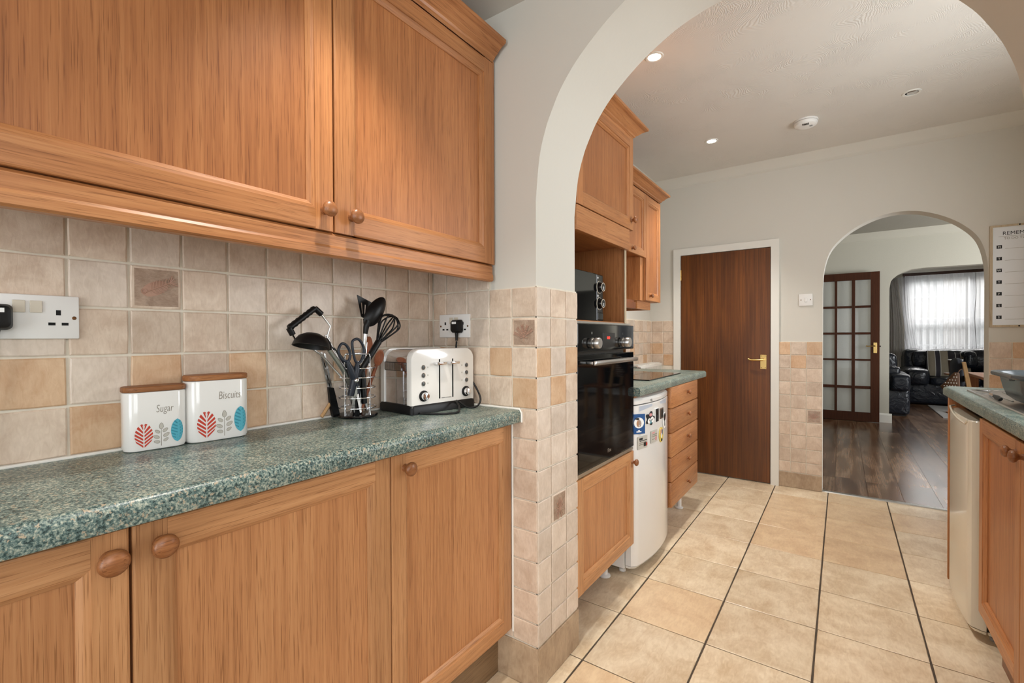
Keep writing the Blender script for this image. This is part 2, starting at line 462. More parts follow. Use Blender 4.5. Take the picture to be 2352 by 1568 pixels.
def sweep(bm, prof, path, zc):
    """profile (out, z) swept along an XY path with mitres; outward is to the right of the travel direction"""
    P = [Vector((x, y)) for x, y in path]; n = len(P); rings = []
    for i in range(n):
        d0 = (P[i] - P[i - 1]).normalized() if i > 0 else (P[1] - P[0]).normalized()
        d1 = (P[i + 1] - P[i]).normalized() if i < n - 1 else d0
        n0 = Vector((d0.y, -d0.x)); n1 = Vector((d1.y, -d1.x)); mm = (n0 + n1)
        mm = mm / max(1e-6, mm.dot(n0))
        rings.append([bm.verts.new((P[i].x + mm.x * o, P[i].y + mm.y * o, zc + z)) for o, z in prof])
    k = len(prof)
    for a, c in zip(rings, rings[1:]):
        for i in range(k): bm.faces.new((a[i], a[(i + 1) % k], c[(i + 1) % k], c[i]))
    bm.faces.new(rings[0][::-1]); bm.faces.new(rings[-1])
    return bm


def text(name, s, size, mat, mtx, parent, extrude=0.0004, shear=0.0, xs=1.0, align='CENTER', off=0.0):
    cu = bpy.data.curves.new(name, 'FONT'); cu.body = s; cu.size = size; cu.extrude = extrude; cu.shear = shear; cu.align_x = align
    cu.resolution_u = 3; cu.offset = off
    t = bpy.data.objects.new(name, cu); C.objects.link(t)
    me = bpy.data.meshes.new_from_object(t.evaluated_get(bpy.context.evaluated_depsgraph_get()))
    bpy.data.objects.remove(t)
    me.transform(mtx @ Matrix.Diagonal((xs, 1, 1, 1)))
    return link(name, me, mat, parent)


def mat4(x, y, z, loc):
    m = Matrix((x, y, z)).transposed().to_4x4(); m.translation = loc; return m


PX = lambda loc: mat4((0, 1, 0), (0, 0, 1), (1, 0, 0), loc)     # a face that looks towards +X
MX = lambda loc: mat4((0, -1, 0), (0, 0, 1), (-1, 0, 0), loc)   # towards -X
MY = lambda loc: mat4((1, 0, 0), (0, 0, 1), (0, -1, 0), loc)    # towards -Y

# ------------------------------------------------------------------ tiles
TCACHE = {}


def tile_mesh(w_, h_, t, mat, variant, jit=0.0006, rim=0.0022):
    key = (round(w_, 4), round(h_, 4), t, mat, variant)
    if key in TCACHE: return TCACHE[key]
    rnd = random.Random(hash((key[0], key[1], variant)) & 0xffff)
    bm = B(); hw, hh = w_ / 2, h_ / 2
    base = [(-hw, -hh), (0, -hh), (hw, -hh), (hw, 0), (hw, hh), (0, hh), (-hw, hh), (-hw, 0)]
    r0, r1, r2 = [], [], []
    for i, (x, y) in enumerate(base):
        cut = 0.0008 if i % 2 == 0 else 0
        x -= math.copysign(cut, x) if x else 0; y -= math.copysign(cut, y) if y else 0
        jx, jy = rnd.uniform(-jit, jit), rnd.uniform(-jit, jit)
        r0.append(bm.verts.new((x + jx, y + jy, 0))); r1.append(bm.verts.new((x + jx, y + jy, t - rim * .7)))
        q = rim + rnd.uniform(0, jit * 1.4)
        r2.append(bm.verts.new((x + jx - (math.copysign(q, x) if abs(x) > 1e-6 else 0), y + jy - (math.copysign(q, y) if abs(y) > 1e-6 else 0), t)))
    for a, c in ((r0, r1), (r1, r2)):
        for i in range(8): bm.faces.new((a[i], a[(i + 1) % 8], c[(i + 1) % 8], c[i]))
    bm.faces.new(r2)
    bmesh.ops.recalc_face_normals(bm, faces=bm.faces[:])
    me = bpy.data.meshes.new('tile'); bm.to_mesh(me); bm.free()
    me.materials.append(MATS[mat]); TCACHE[key] = me
    return me


def tile(parent, frame, w_, h_, mat, t=0.009, gap=0.004, name='tile', jit=0.0006, rim=0.0022):
    me = tile_mesh(w_ - gap, h_ - gap, t, mat, random.randrange(4), jit, rim)
    o = bpy.data.objects.new(name, me); C.objects.link(o); o.parent = parent; o.matrix_basis = frame
    return o


def relief(tile_o, frame, kind, s=0.034):
    bm = B(); P = lambda x, y, z=0.0108: frame @ Vector((x * s, y * s, z))
    if kind == 'fish':
        rot = lambda x, y: (x * .86 - y * .45, x * .45 + y * .86)
        g = [[bm.verts.new(P(*rot(-.1 + .9 * rr * math.cos(a), .5 * rr * math.sin(a)), .0092 + .0014 * (1 - rr * rr))) for a in [2 * PI * k / 18 for k in range(18)]] for rr in (1, .8, .55, .25)]
        for g0, g1 in zip(g, g[1:]):
            for k in range(18): bm.faces.new((g0[k], g0[(k + 1) % 18], g1[(k + 1) % 18], g1[k]))
        bm.faces.new(g[-1])
        tube(bm, [P(*rot(-.7 + i * .18, 0)) for i in range(10)], 0.0014, 5)
        for i in range(7):
            x = -.35 + i * .18; l = .45 - abs(i - 2) * .04
            tube(bm, [P(*rot(x, 0)), P(*rot(x + .1, l * .6)), P(*rot(x + .22, l))], 0.001, 4)
            tube(bm, [P(*rot(x, 0)), P(*rot(x + .1, -l * .6)), P(*rot(x + .22, -l))], 0.001, 4)
        for i in range(5):
            tube(bm, [P(*rot(.8, 0)), P(*rot(1.15, -.36 + i * .18))], 0.0016, 4)
        tube(bm, [P(*rot(-.72 + .14 * math.cos(a), .1 + .14 * math.sin(a))) for a in [2 * PI * k / 8 for k in range(8)]], 0.0012, 4, True)
    elif kind == 'fern':
        for j in range(5):
            a = math.radians(35 + j * 32); dx, dy = math.cos(a), math.sin(a); o = (0, -.45)
            tube(bm, [P(o[0] + dx * t, o[1] + dy * t) for t in (0, .45, .9, 1.2)], 0.001, 4)
            for t in (.35, .55, .75, .95, 1.1):
                for sg in (-1, 1):
                    b_ = a + sg * .7
                    tube(bm, [P(o[0] + dx * t, o[1] + dy * t), P(o[0] + dx * t + math.cos(b_) * .26, o[1] + dy * t + math.sin(b_) * .26)], 0.0012, 4)
        for j in range(3):
            a = math.radians(200 + j * 70); tube(bm, [P(0, -.45), P(math.cos(a) * .5, -.45 + math.sin(a) * .4)], 0.0012, 4)
    else:
        for j in range(13):
            a = math.radians(-60 + j * 25); tube(bm, [P(0, -.3), P(math.cos(a) * .5, -.3 + math.sin(a) * .6), P(math.cos(a) * .75, -.3 + math.sin(a) * 1.15)], 0.0013, 4)
    return obj('fossil_relief', bm, 'relief_pink', tile_o, 40)


def tilemats(pattern_row, i, j, seed):
    r = random.Random(seed * 1000 + i * 37 + j * 101).random()
    return 'tile_beige' if r < .62 else 'tile_grey'


# ================================================================== STRUCTURE
CEIL_N, CEIL_K = 2.262, 2.505
# floors ------------------------------------------------------------
fl = struct(obj('floor', box(B(), -1.6, 1.25, -2.4, 4.165, -0.1, -0.0035), 'grout_floor'))
FX0, FY0, FPX, FPY = -0.7545, 1.490, 0.3384, 0.3436
for j in range(-3, 6):
    for i in range(-11, 8):
        x0 = FX0 + (j - 1) * FPX + FPX * 0; x1 = x0 + FPX; y0 = FY0 + i * FPY; y1 = y0 + FPY
        if y0 > 4.13 or x0 > 1.2 or x1 < -1.5: continue
        y1 = min(y1, 4.135)
        if y1 < 0.6: continue
        if y1 - y0 < 0.02: continue
        mt = 'floor_tile_warm' if random.random() < .3 else 'floor_tile'
        me = tile_mesh(x1 - x0 - .0060, y1 - y0 - .0036, 0.0075, mt, random.randrange(3), 0.0004, 0.002)
        o = bpy.data.objects.new('floor_tile', me); C.objects.link(o); o.parent = fl
        o.matrix_basis = Matrix.Translation(((x0 + x1) / 2, (y0 + y1) / 2, -0.0075))
# wood floor beyond the far arch
wf = struct(obj('floor', box(B(), -1.6, 3.3, 4.165, 11.7, -0.1, -0.004), 'darkdoor'))
rp = random.Random(3)
PW = 0.2
for k in range(-4, 13):
    x0 = 0.16 + (k - 0) * PW; x1 = x0 + PW
    y = 4.165 - rp.uniform(0, .9)
    while y < 11.6:
        ln = 1.22; a = max(y, 4.17); e = min(y + ln, 11.65)
        if e - a > 0.05:
            bm = box(B(), x0 + .0008, x1 - .0008, a + .0008, e - .0008, -0.004, 0.0)
            obj('plank', bm, 'plank%d' % rp.choice((0, 0, 1, 2)), wf)
        y += ln
struct(obj('trim_1', prism(B(), [(4.128, 0), (4.172, 0), (4.166, .006), (4.134, .006)], lambda u, v, h: (h, u, v), -0.112, 0.755), 'steel'))


def arch_pts(c, hw, spec):
    """spec: (dx fraction of hw, z) from spring to apex -> left-to-right curve"""
    left = [(c - hw * f, z) for f, z in spec]
    right = [(2 * c - x, z) for x, z in left[::-1][1:]]
    return left, right


def smooth_curve(spec, n=5):
    return [(v.x, v.y) for v in spline([(a, b_, 0) for a, b_ in spec], n)]


NEAR = smooth_curve([(1.0, 1.60), (.975, 1.735), (.935, 1.82), (.893, 1.875), (.836, 1.934), (.742, 2.000), (.614, 2.064), (.489, 2.112), (.340, 2.155), (.17, 2.182), (0, 2.192)])
FARA = smooth_curve([(1.0, 1.50), (.985, 1.62), (.935, 1.728), (.85, 1.806), (.69, 1.882), (.5, 1.940), (.285, 1.982), (.12, 1.998), (0, 2.002)])


def arch_wall(name, xl, xr, top, jl, jr, spec, y0, y1, mat, door=None):
    c, hw = (jl + jr) / 2, (jr - jl) / 2
    left = [(c - hw * f, z) for f, z in spec]; right = [(c + hw * f, z) for f, z in spec[::-1][1:]]
    pts = [(xl, 0)]
    if door: pts += [(door[0], 0), (door[0], door[2]), (door[1], door[2]), (door[1], 0)]
    pts += [(jl, 0)] + left + right + [(jr, 0), (xr, 0), (xr, top), (xl, top)]
    bm = prism(B(), pts, lambda u, v, h: (u, h, v), y0, y1)
    return struct(obj(name, bm, mat, None, 30))


TY, TYB = 1.2696, 1.5533
wm = arch_wall('wall_middle', -1.55, 1.25, 2.62, -0.8105, 0.3465, NEAR, TY + .008, TYB - .008, 'paint_cream')
wfar = arch_wall('wall_far', -1.6, 1.25, 2.62, -0.114, 0.755, FARA, 4.120, 4.235, 'paint_cream', (-1.135, -0.445, 1.85))
wl = struct(obj('wall_left', box(B(), -1.45, -1.2785, -2.4, 1.2776, 0, 2.4), 'paint_cream'))
wk = struct(obj('wall_left', box(B(), -1.55, -1.405, 1.5453, 4.12, 0, 2.62), 'paint_cream'))
# right wall with sink window and an added fill opening, rear wall with another


def wall_x(name, x0, x1, ya, yb, top, holes, mat):
    bm = B(); y = ya
    for h0, h1, z0, z1 in holes:
        box(bm, x0, x1, y, h0, 0, top); box(bm, x0, x1, h0, h1, 0, z0); box(bm, x0, x1, h0, h1, z1, top); y = h1
    box(bm, x0, x1, y, yb, 0, top)
    return struct(obj(name, bm, mat))


wall_x('wall_right', 1.1, 1.25, -2.4, 4.12, 2.62, [(-1.25, 0.15, 1.0, 2.05), (1.75, 2.85, 1.1, 2.02)], 'paint_cream')
bm = box(B(), -1.45, -0.55, -2.4, -2.25, 0, 2.4); box(bm, 1.0, 1.25, -2.4, -2.25, 0, 2.4); box(bm, -0.55, 1.0, -2.4, -2.25, 2.1, 2.4)
struct(obj('wall_back', bm, 'paint_cream'))
struct(obj('ceiling', box(B(), -1.45, 1.25, -2.4, 1.2776, CEIL_N, 2.4), 'paint_ceiling_plain'))
struct(obj('ceiling', box(B(), -1.55, 1.25, 1.5453, 4.12, CEIL_K, 2.62), 'paint_ceiling'))
# dining room and lounge shell
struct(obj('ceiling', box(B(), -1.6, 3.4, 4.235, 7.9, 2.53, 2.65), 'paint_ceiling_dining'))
struct(obj('ceiling', box(B(), -1.6, 3.4, 8.05, 11.75, 2.53, 2.65), 'paint_ceiling_plain'))
struct(obj('wall_left', box(B(), -1.75, -1.6, 4.1, 11.75, 0, 2.65), 'paint_grey'))
bm = box(B(), 3.3, 3.45, 4.1, 5.3, 0, 2.65); box(bm, 3.3, 3.45, 7.1, 11.75, 0, 2.65); box(bm, 3.3, 3.45, 5.3, 7.1, 0, .8); box(bm, 3.3, 3.45, 5.3, 7.1, 2.2, 2.65)  # opening on the unseen side, added to let the dining fill in
struct(obj('wall_right', bm, 'paint_grey'))
struct(obj('wall_near', box(B(), 1.25, 3.3, 4.12, 4.235, 0, 2.65), 'paint_grey'))
op = [(0.516, 0), (0.516, 1.78), (0.530, 1.87), (0.556, 1.912), (0.60, 1.955), (0.655, 1.985), (0.734, 2.012), (0.85, 2.022), (2.55, 2.022), (2.7, 1.95), (2.75, 1.8), (2.75, 0)]
bm = prism(B(), [(-1.6, 0)] + op + [(3.3, 0), (3.3, 2.65), (-1.6, 2.65)], lambda u, v, h: (u, h, v), 7.9, 8.05)
wd = struct(obj('wall_dining', bm, 'paint_grey'))
struct(obj('baseboard_dining', prism(B(), [(7.9, 0), (7.882, 0), (7.882, .10), (7.889, .118), (7.9, .122)], lambda u, v, h: (h, u, v), -1.6, 0.545), 'gloss_white'))
# bay wall with window opening
bm = box(B(), -1.6, 0.95, 11.5, 11.7, 0, 2.65); box(bm, 0.95, 3.3, 11.5, 11.7, 0, .78); box(bm, 0.95, 3.3, 11.5, 11.7, 2.30, 2.65)
struct(obj('wall_bay', bm, 'paint_grey'))
# cornices


def cove(name, path, z, depth, h, mat):
    pr = [(0, 0), (0.006, -.004), (depth * .25, h * .18 - .0), (depth * .55, h * .48), (depth * .8, h * .82), (depth, h), (0, h)]
    pr = [(0, 0), (depth * .10, h * .06), (depth * .28, h * .32), (depth * .55, h * .66), (depth * .92, h * .92), (depth, h), (0, h)]
    return struct(obj(name, sweep(B(), pr, path, z), mat, None, 40))


cove('trim_2', [(1.1, 4.12), (-1.405, 4.12), (-1.405, 1.55)][::-1], 2.436, 0.075, CEIL_K - 2.436, 'paint_cream')
cove('trim_3', [(-1.6, 7.9), (3.3, 7.9)], 2.436, 0.085, 2.53 - 2.436, 'paint_grey')

# ---- wall tiles: left splashback
struct_g = obj('grout', box(B(), -1.2786, -1.2745, -0.9, 1.2745, 0.905, 1.45), 'grout_wall', wl)
cols = [-.357, -.257, -.157, -.057, .043, .143, .243, .343, .4425, .5435, .641, .740, .842, .945, 1.0455, 1.147, 1.247, 1.2696]
rows = [0.9185, 1.0203, 1.1203, 1.2205, 1.3205, 1.43]
peach = {(6, 0), (9, 0), (5, 1), (7, 1), (9, 1), (12, 1), (14, 0)}
for i in range(len(cols) - 1):
    for j in range(len(rows) - 1):
        w_, h_ = cols[i + 1] - cols[i], rows[j + 1] - rows[j]
        fr = PX((-1.2786, (cols[i] + cols[i + 1]) / 2, (rows[j] + rows[j + 1]) / 2))
        mt = 'tile_peach' if (i, j) in peach else tilemats(0, i, j, 1)
        if (i, j) == (7, 3):
            t_ = tile(wl, fr, w_, h_, 'tile_beige'); t2 = obj('fossil_ground', box(B(), -1.2786 + .0085, -1.2786 + .0095, .352, .435, 1.229, 1.312, ), 'tile_fossil', t_)
            t2.matrix_parent_inverse = fr.inverted()
            rl = relief(t_, fr, 'fish', .036); rl.matrix_parent_inverse = fr.inverted()
            continue
        tile(wl, fr, w_, h_, mt)
# partition front
g = obj('grout', box(B(), -1.2745, -0.806, TY + .004, TY + .0085, 0.0, 1.3205), 'grout_wall', wm)
box_bm = box(B(), -1.2745, -0.999, TY + .004, TY + .0085, 1.3205, 1.43); obj('grout', box_bm, 'grout_wall', wm)
cols = [-1.2705, -1.2018, -1.0977, -.9991, -.9034, -.8025]
rows = [.1408, .2165, .3164, .4183, .5179, .6174, .7185, .8195, .9195, 1.0215, 1.1213, 1.2207, 1.3205, 1.43]
peach = {(1, 8), (3, 9), (4, 8), (0, 9)}
for i in range(5):
    for j in range(13):
        if j == 12 and i > 2: continue
        if j < 7 and i < 3: continue
        w_, h_ = cols[i + 1] - cols[i], rows[j + 1] - rows[j]
        fr = MY(((cols[i] + cols[i + 1]) / 2, TY + .0085, (rows[j] + rows[j + 1]) / 2))
        mt = 'tile_peach' if (i, j) in peach else ('tile_beige' if j < 8 else tilemats(0, i, j, 2))
        t_ = tile(wm, fr, w_, h_, mt)
        if (i, j) == (4, 10):
            g2 = obj('fossil_ground', box(B(), cols[4] + .01, cols[5] - .009, TY - .0012, TY, rows[10] + .009, rows[11] - .009), 'tile_fossil', t_); g2.matrix_parent_inverse = fr.inverted()
            rl = relief(t_, fr, 'fern', .032); rl.matrix_parent_inverse = fr.inverted()
tile(wm, MY((-.9095, TY + .0085, .0695)), .215, .139, 'tile_skirt', t=.0105)
# partition jamb
obj('grout', box(B(), -.8106, -.8066, TY + .004, TYB - .004, 0.0, 1.3235), 'grout_wall', wm)
cols = [TY, 1.358, 1.463, TYB]
peach = {(0, 9), (2, 9), (1, 8)}
for i in range(3):
    for j in range(12):
        w_, h_ = cols[i + 1] - cols[i], rows[j + 1] - rows[j]
        fr = PX((-.8106, (cols[i] + cols[i + 1]) / 2, (rows[j] + rows[j + 1]) / 2))
        mt = 'tile_peach' if (i, j) in peach else ('tile_grey' if j < 8 else tilemats(0, i, j, 3))
        t_ = tile(wm, fr, w_, h_, mt)
        if (i, j) == (1, 4):
            g2 = obj('fossil_ground', box(B(), -.8026, -.801, cols[1] + .012, cols[2] - .012, rows[4] + .008, rows[5] - .008), 'tile_fossil', t_); g2.matrix_parent_inverse = fr.inverted()
            rl = relief(t_, fr, 'star', .034); rl.matrix_parent_inverse = fr.inverted()
tile(wm, PX((-.8106, (TY + TYB) / 2, .0695)), TYB - TY + .004, .139, 'tile_skirt', t=.0105)
# far wall tiles: by the door, left of the door, right of the arch
rowsf = [.118, .199, .3007, .4022, .5037, .6052, .7067, .8082, .9097, 1.0112, 1.1135]


def far_tiles(cols, rows, peach, fossil=None, skirt=True):
    obj('grout', box(B(), cols[0], cols[-1], 4.1158, 4.1205, 0.0, rows[-1]), 'grout_wall', wfar)
    for i in range(len(cols) - 1):
        for j in range(len(rows) - 1):
            w_, h_ = cols[i + 1] - cols[i], rows[j + 1] - rows[j]
            fr = MY(((cols[i] + cols[i + 1]) / 2, 4.1205, (rows[j] + rows[j + 1]) / 2))
            t_ = tile(wfar, fr, w_, h_, 'tile_peach' if (i, j) in peach else 'tile_beige')
            if fossil == (i, j):
                g2 = obj('fossil_ground', box(B(), cols[i] + .012, cols[i + 1] - .012, 4.1105, 4.1118, rows[j] + .01, rows[j + 1] - .01), 'tile_fossil', t_); g2.matrix_parent_inverse = fr.inverted()
                rl = relief(t_, fr, 'fern', .03); rl.matrix_parent_inverse = fr.inverted()
    if skirt: tile(wfar, MY(((cols[0] + cols[-1]) / 2, 4.1205, .058)), cols[-1] - cols[0], .117, 'tile_skirt', t=.0105)


far_tiles([-.398, -.316, -.2145, -.1135], rowsf, {(0, 9), (2, 9), (1, 8)}, (2, 4))
far_tiles([.757, .858, .959, 1.06, 1.1], rowsf, {(1, 9), (0, 7)}, None)
rl_ = [.9, 1.0, 1.098, 1.196, 1.294]
far_tiles([-1.405, -1.385, -1.285, -1.19], rl_, {(1, 1), (2, 0), (0, 1)}, None, False)
obj('grout', box(B(), -1.405, -1.4015, 2.12, 4.12, .9, 1.30), 'grout_wall', wk)
for i in range(20):
    for j in range(4):
        y0 = 2.13 + i * .0995; fr = PX((-1.405, y0 + .05, (rl_[j] + rl_[j + 1]) / 2))
        tile(wk, fr, .0995, rl_[j + 1] - rl_[j], 'tile_peach' if (i * 7 + j * 3) % 9 == 0 and j < 2 else ('tile_beige' if (i + j) % 3 else 'tile_grey'))

# ---- door_1: flush mahogany door
d1 = sempty('door_1', (-.79, 4.12, 0))
bm = B()
F = lambda u, v, h: (u, h, v)
for pts in ([(-1.19, 0), (-1.131, 0), (-1.131, 1.849), (-1.19, 1.905)], [(-.448, 0), (-.392, 0), (-.392, 1.905), (-.448, 1.849)], [(-1.19, 1.905), (-1.131, 1.849), (-.448, 1.849), (-.392, 1.905)]):
    prism(bm, pts, F, 4.096, 4.122)
box(bm, -1.137, -1.131, 4.122, 4.235, 0, 1.855); box(bm, -.448, -.442, 4.122, 4.235, 0, 1.855); box(bm, -1.137, -.442, 4.122, 4.235, 1.849, 1.856)
obj('door_frame', bm, 'gloss_white', d1)
leaf = obj('door_leaf', box(B(), -1.128, -.451, 4.104, 4.144, .008, 1.846, .002), 'mahogany_z', d1)
hb = box(B(), -.520, -.477, 4.098, 4.104, .898, 1.010, .0015)
bp_ = obj('handle_plate', hb, 'brass', leaf)
bm = B(); cyl(bm, (-.498, 4.098, .972), (-.498, 4.062, .972), .008)
tube(bm, spline([(-.495, 4.060, .972), (-.53, 4.058, .970), (-.57, 4.060, .968), (-.592, 4.064, .972), (-.600, 4.068, .978)], 5), .007, 10, rs=None)
obj('lever_handle', bm, 'brass', leaf, 40)
bm = B()
for z in (1.0, .908):
    for x in (-.512, -.485): lathe(bm, [(.003, 0), (.003, .001), (0, .0016)], (x, 4.098, z), (0, -1, 0), 8)
obj('plate_screws', bm, 'bronze', leaf)
for z in (.2, 1.68):
    obj('hinge', cyl(box(B(), -1.136, -1.122, 4.1, 4.104, z - .045, z + .045), (-1.130, 4.101, z - .045), (-1.130, 4.101, z + .045), .005, 10), 'brass', d1, 40)

# ---- door_2: glazed french door folded open against the dining room wall
d2 = sempty('door_2', (.1, 7.82, 0))
DX0, DX1, DZ0, DZ1, DY0, DY1 = -.33, .411, .006, 2.006, 7.80, 7.84
px = [(-.225, -.078), (-.048, .112), (.150, .316)]
pz = [(.126, .443), (.479, .82), (.844, 1.173), (1.202, 1.531), (1.561, 1.906)]
bm = B(); box(bm, .316, DX1, DY0, DY1, DZ0, DZ1, .002); obj('stile', bm, 'darkdoor', d2)
obj('stile', box(B(), DX0, px[0][0], DY0, DY1, DZ0, DZ1, .002), 'darkdoor', d2)
obj('top_rail', box(B(), px[0][0], .316, DY0, DY1, 1.906, DZ1, .002), 'darkdoor', d2)
obj('bottom_rail', box(B(), px[0][0], .316, DY0, DY1, DZ0, .126, .002), 'darkdoor', d2)
for a, c in ((-.078, -.048), (.112, .150)):
    obj('glazing_bar', box(B(), a, c, DY0 + .004, DY1 - .004, .126, 1.906, .003), 'darkdoor', d2)
for a, c in ((.443, .479), (.82, .844), (1.173, 1.202), (1.531, 1.561)):
    for u, v in px:
        obj('glazing_bar', box(B(), u, v, DY0 + .005, DY1 - .005, a, c, .003), 'darkdoor', d2)
for u, v in px:
    for a, c in pz:
        obj('pane', box(B(), u, v, 7.818, 7.822, a, c), 'glass', d2)
hp = obj('handle_plate', box(B(), .345, .383, 7.794, 7.80, .925, 1.065, .002), 'brass', d2)
bm = B(); cyl(bm, (.364, 7.794, 1.02), (.364, 7.756, 1.02), .009); tube(bm, [(.364, 7.756, 1.02), (.33, 7.754, 1.018), (.285, 7.756, 1.016), (.265, 7.758, 1.02)], .009, 10)
obj('lever_handle', bm, 'brass', d2, 40)
obj('latch', box(B(), .411, .424, 7.812, 7.828, 1.005, 1.025, .002), 'hole_black', d2)

# ================================================================== CABINET PARTS
def fx(xf, s):
    """frame for a cabinet front at x = xf looking along s*X : (u along Y, v up, w out)"""
    return lambda u, v, w_: (xf + s * w_, u, v)


KNOB = [(.010, 0), (.0085, .004), (.0075, .010), (.0095, .014), (.0155, .018), (.0178, .0225), (.0175, .027), (.014, .031), (.007, .0335), (0, .034)]


def knob(parent, pt, s, mat, k=1.0):
    return obj('knob', lathe(B(), [(r * k, h * k) for r, h in KNOB], pt, (s, 0, 0), 22), mat, parent, 50)


def panel_door(parent, fn, u0, u1, v0, v1, sw, tk, wood_, knob_at=None, s=1, name='door', panel_split=False, cham=.014, railw=None, kmat=None, k=1.0):
    rw = railw or sw
    bm = B()
    prism(bm, [(u0 + sw - .012, v0 + rw - .012), (u1 - sw + .012, v0 + rw - .012), (u1 - sw + .012, v1 - rw + .012), (u0 + sw - .012, v1 - rw + .012)], fn, .001, tk - .0128)
    d = obj(name, bm, wood_ + 'p_z', parent)
    r = .0035
    # cross-section over the width of a stile: outer edge eased, inner edge chamfered down to the panel
    sec = [(0, 0), (0, tk - r), (r * .3, tk - r * .3), (r, tk), (sw - cham, tk), (sw - cham + .0006, tk - .0024), (sw - cham * .5, tk - .0042), (sw - .002, tk - .0088), (sw, tk - .0105), (sw, 0)]
    secr = [(0, 0), (0, tk - r), (r * .3, tk - r * .3), (r, tk), (rw - cham, tk), (rw - cham + .0006, tk - .0024), (rw - cham * .5, tk - .0042), (rw - .002, tk - .0088), (rw, tk - .0105), (rw, 0)]
    obj('stile', prism(B(), sec, lambda a, w_, h: fn(u0 + a, h, w_), v0, v1), wood_ + '_z', d)
    obj('stile', prism(B(), sec, lambda a, w_, h: fn(u1 - a, h, w_), v0, v1), wood_ + '_z', d)
    e = sw - cham + .0003
    obj('rail', prism(B(), secr, lambda a, w_, h: fn(h, v0 + a, w_ + .0003), u0 + e, u1 - e), wood_ + '_y', d)
    obj('rail', prism(B(), secr, lambda a, w_, h: fn(h, v1 - a, w_ + .0003), u0 + e, u1 - e), wood_ + '_y', d)
    if knob_at: knob(d, fn(knob_at[0], knob_at[1], tk), s, kmat or 'knobwood', k)
    return d


CROWN = [(0, 0), (.004, .004), (.008, .006), (.011, .012), (.020, .017), (.030, .026), (.040, .033), (.046, .036), (.050, .037), (.057, .041), (.058, .050), (0, .050)]

# ---- wall cabinet on the left wall (double)
XC = -.9707
t = thing('wall_cabinet', 'oak wall cabinet with two panelled doors above the green worktop', 'cabinet', (-1.12, .645, 1.40))
bm = box(B(), -1.268, XC - .021, .03, 1.262, 1.402, 2.143)
obj('carcass', bm, 'oak_z', t)
f_ = fx(XC - .020, 1)
panel_door(t, f_, .034, .6472, 1.404, 2.088, .062, .020, 'oak', (.6225, 1.449), 1, cham=.016)
panel_door(t, f_, .6512, 1.262, 1.404, 2.088, .066, .020, 'oak', (.6955, 1.447), 1, cham=.016)
obj('pelmet', prism(B(), [(-.0205, 1.346), (-.002, 1.346), (.004, 1.350), (.004, 1.366), (.001, 1.372), (.001, 1.396), (-.004, 1.4015), (-.0205, 1.4015)], lambda a, v, h: (XC - .004 + a, h, v), .03, 1.257), 'oak_y', t)
obj('crown_moulding', sweep(B(), [(o_, z_ * 1.1) for o_, z_ in CROWN], [(XC - .003, .03), (XC - .003, 1.262)], 2.0935), 'oak_y', t, 25)
obj('scribe_filler', box(B(), XC - .02, XC - .003, 1.2625, 1.2685, 1.404, 2.098), 'oak_z', t)

# ---- base cabinets on the left wall
XB = -.9049
f_ = fx(XB - .020, 1)
t = thing('base_cabinet', 'double oak base cabinet under the green worktop, knobs at its middle', 'cabinet', (-1.09, .243, 0))
obj('carcass', box(B(), -1.266, XB - .0215, -.268, .7555, .15, .868), 'oakl_z', t)
panel_door(t, f_, -.268, .2412, .1745, .861, .062, .020, 'oakl', (.2155, .8235), 1, cham=.016, k=1.12)
panel_door(t, f_, .2448, .7552, .1745, .861, .062, .020, 'oakl', (.2805, .8245), 1, cham=.016, k=1.05)
t = thing('base_cabinet', 'single-door oak base cabinet beside the tiled archway pillar', 'cabinet', (-1.09, 1.01, 0))
obj('carcass', box(B(), -1.266, XB - .0215, .7570, 1.2675, .15, .868), 'oakl_z', t)
panel_door(t, f_, .7580, 1.2675, .1745, .861, .058, .020, 'oakl', (.801, .825), 1, cham=.014)
obj('plinth', box(B(), -1.0, -.965, .757, 1.2675, .002, .15), 'plinthwood', t)
o = obj('plinth', box(B(), -1.0, -.965, -.268, .7565, .002, .15), 'plinthwood', bpy.data.objects['base_cabinet'])

# ---- worktop left
def worktop(name, xa, xb, y0, y1, label, s=1, z1=.915, tk=.042, chamfer=None):
    """xa = wall side, xb = front; rounded postformed front"""
    pr = [(xa, z1 - tk)]; r = .016
    sg = 1 if xb > xa else -1
    for k in range(7):
        a = -PI / 2 + PI / 2 * k / 6; pr.append((xb - sg * (r - r * math.cos(a)) - sg * 0.0, z1 - tk + .006 + .006 * math.sin(a)))
    pr2 = [(xa, z1 - tk), (xb - sg * .006, z1 - tk), (xb - sg * .0015, z1 - tk + .002), (xb, z1 - tk + .007)]
    for k in range(7):
        a = PI / 2 * k / 6; pr2.append((xb - sg * r * (1 - math.cos(a)), z1 - r + r * math.sin(a)))
    pr2.append((xa, z1))
    bm = prism(B(), pr2, lambda u, v, h: (u, h, v), y0, y1)
    o = obj(name, bm, 'granite', None, 35)
    return tag(o, label, 'worktop')


worktop('worktop', -1.2700, -.864, -.9, 1.2690, 'green speckled worktop with canisters and toaster on it')
bm = tube(B(), [(-1.268, -.9, .9165), (-1.268, 1.266, .9165), (-.870, 1.267, .9165), (-.862, 1.267, .905), (-.862, 1.267, .874)], .0042, 6)
struct(obj('trim_5', bm, 'sealant', None, 60))
bm = tube(B(), [(XB + .004, 1.2685, .868), (XB + .004, 1.2685, .165)], .0035, 6); struct(obj('trim_6', bm, 'sealant', None, 60))

# ================================================================== LEFT WORKTOP ITEMS
ZT = .9152


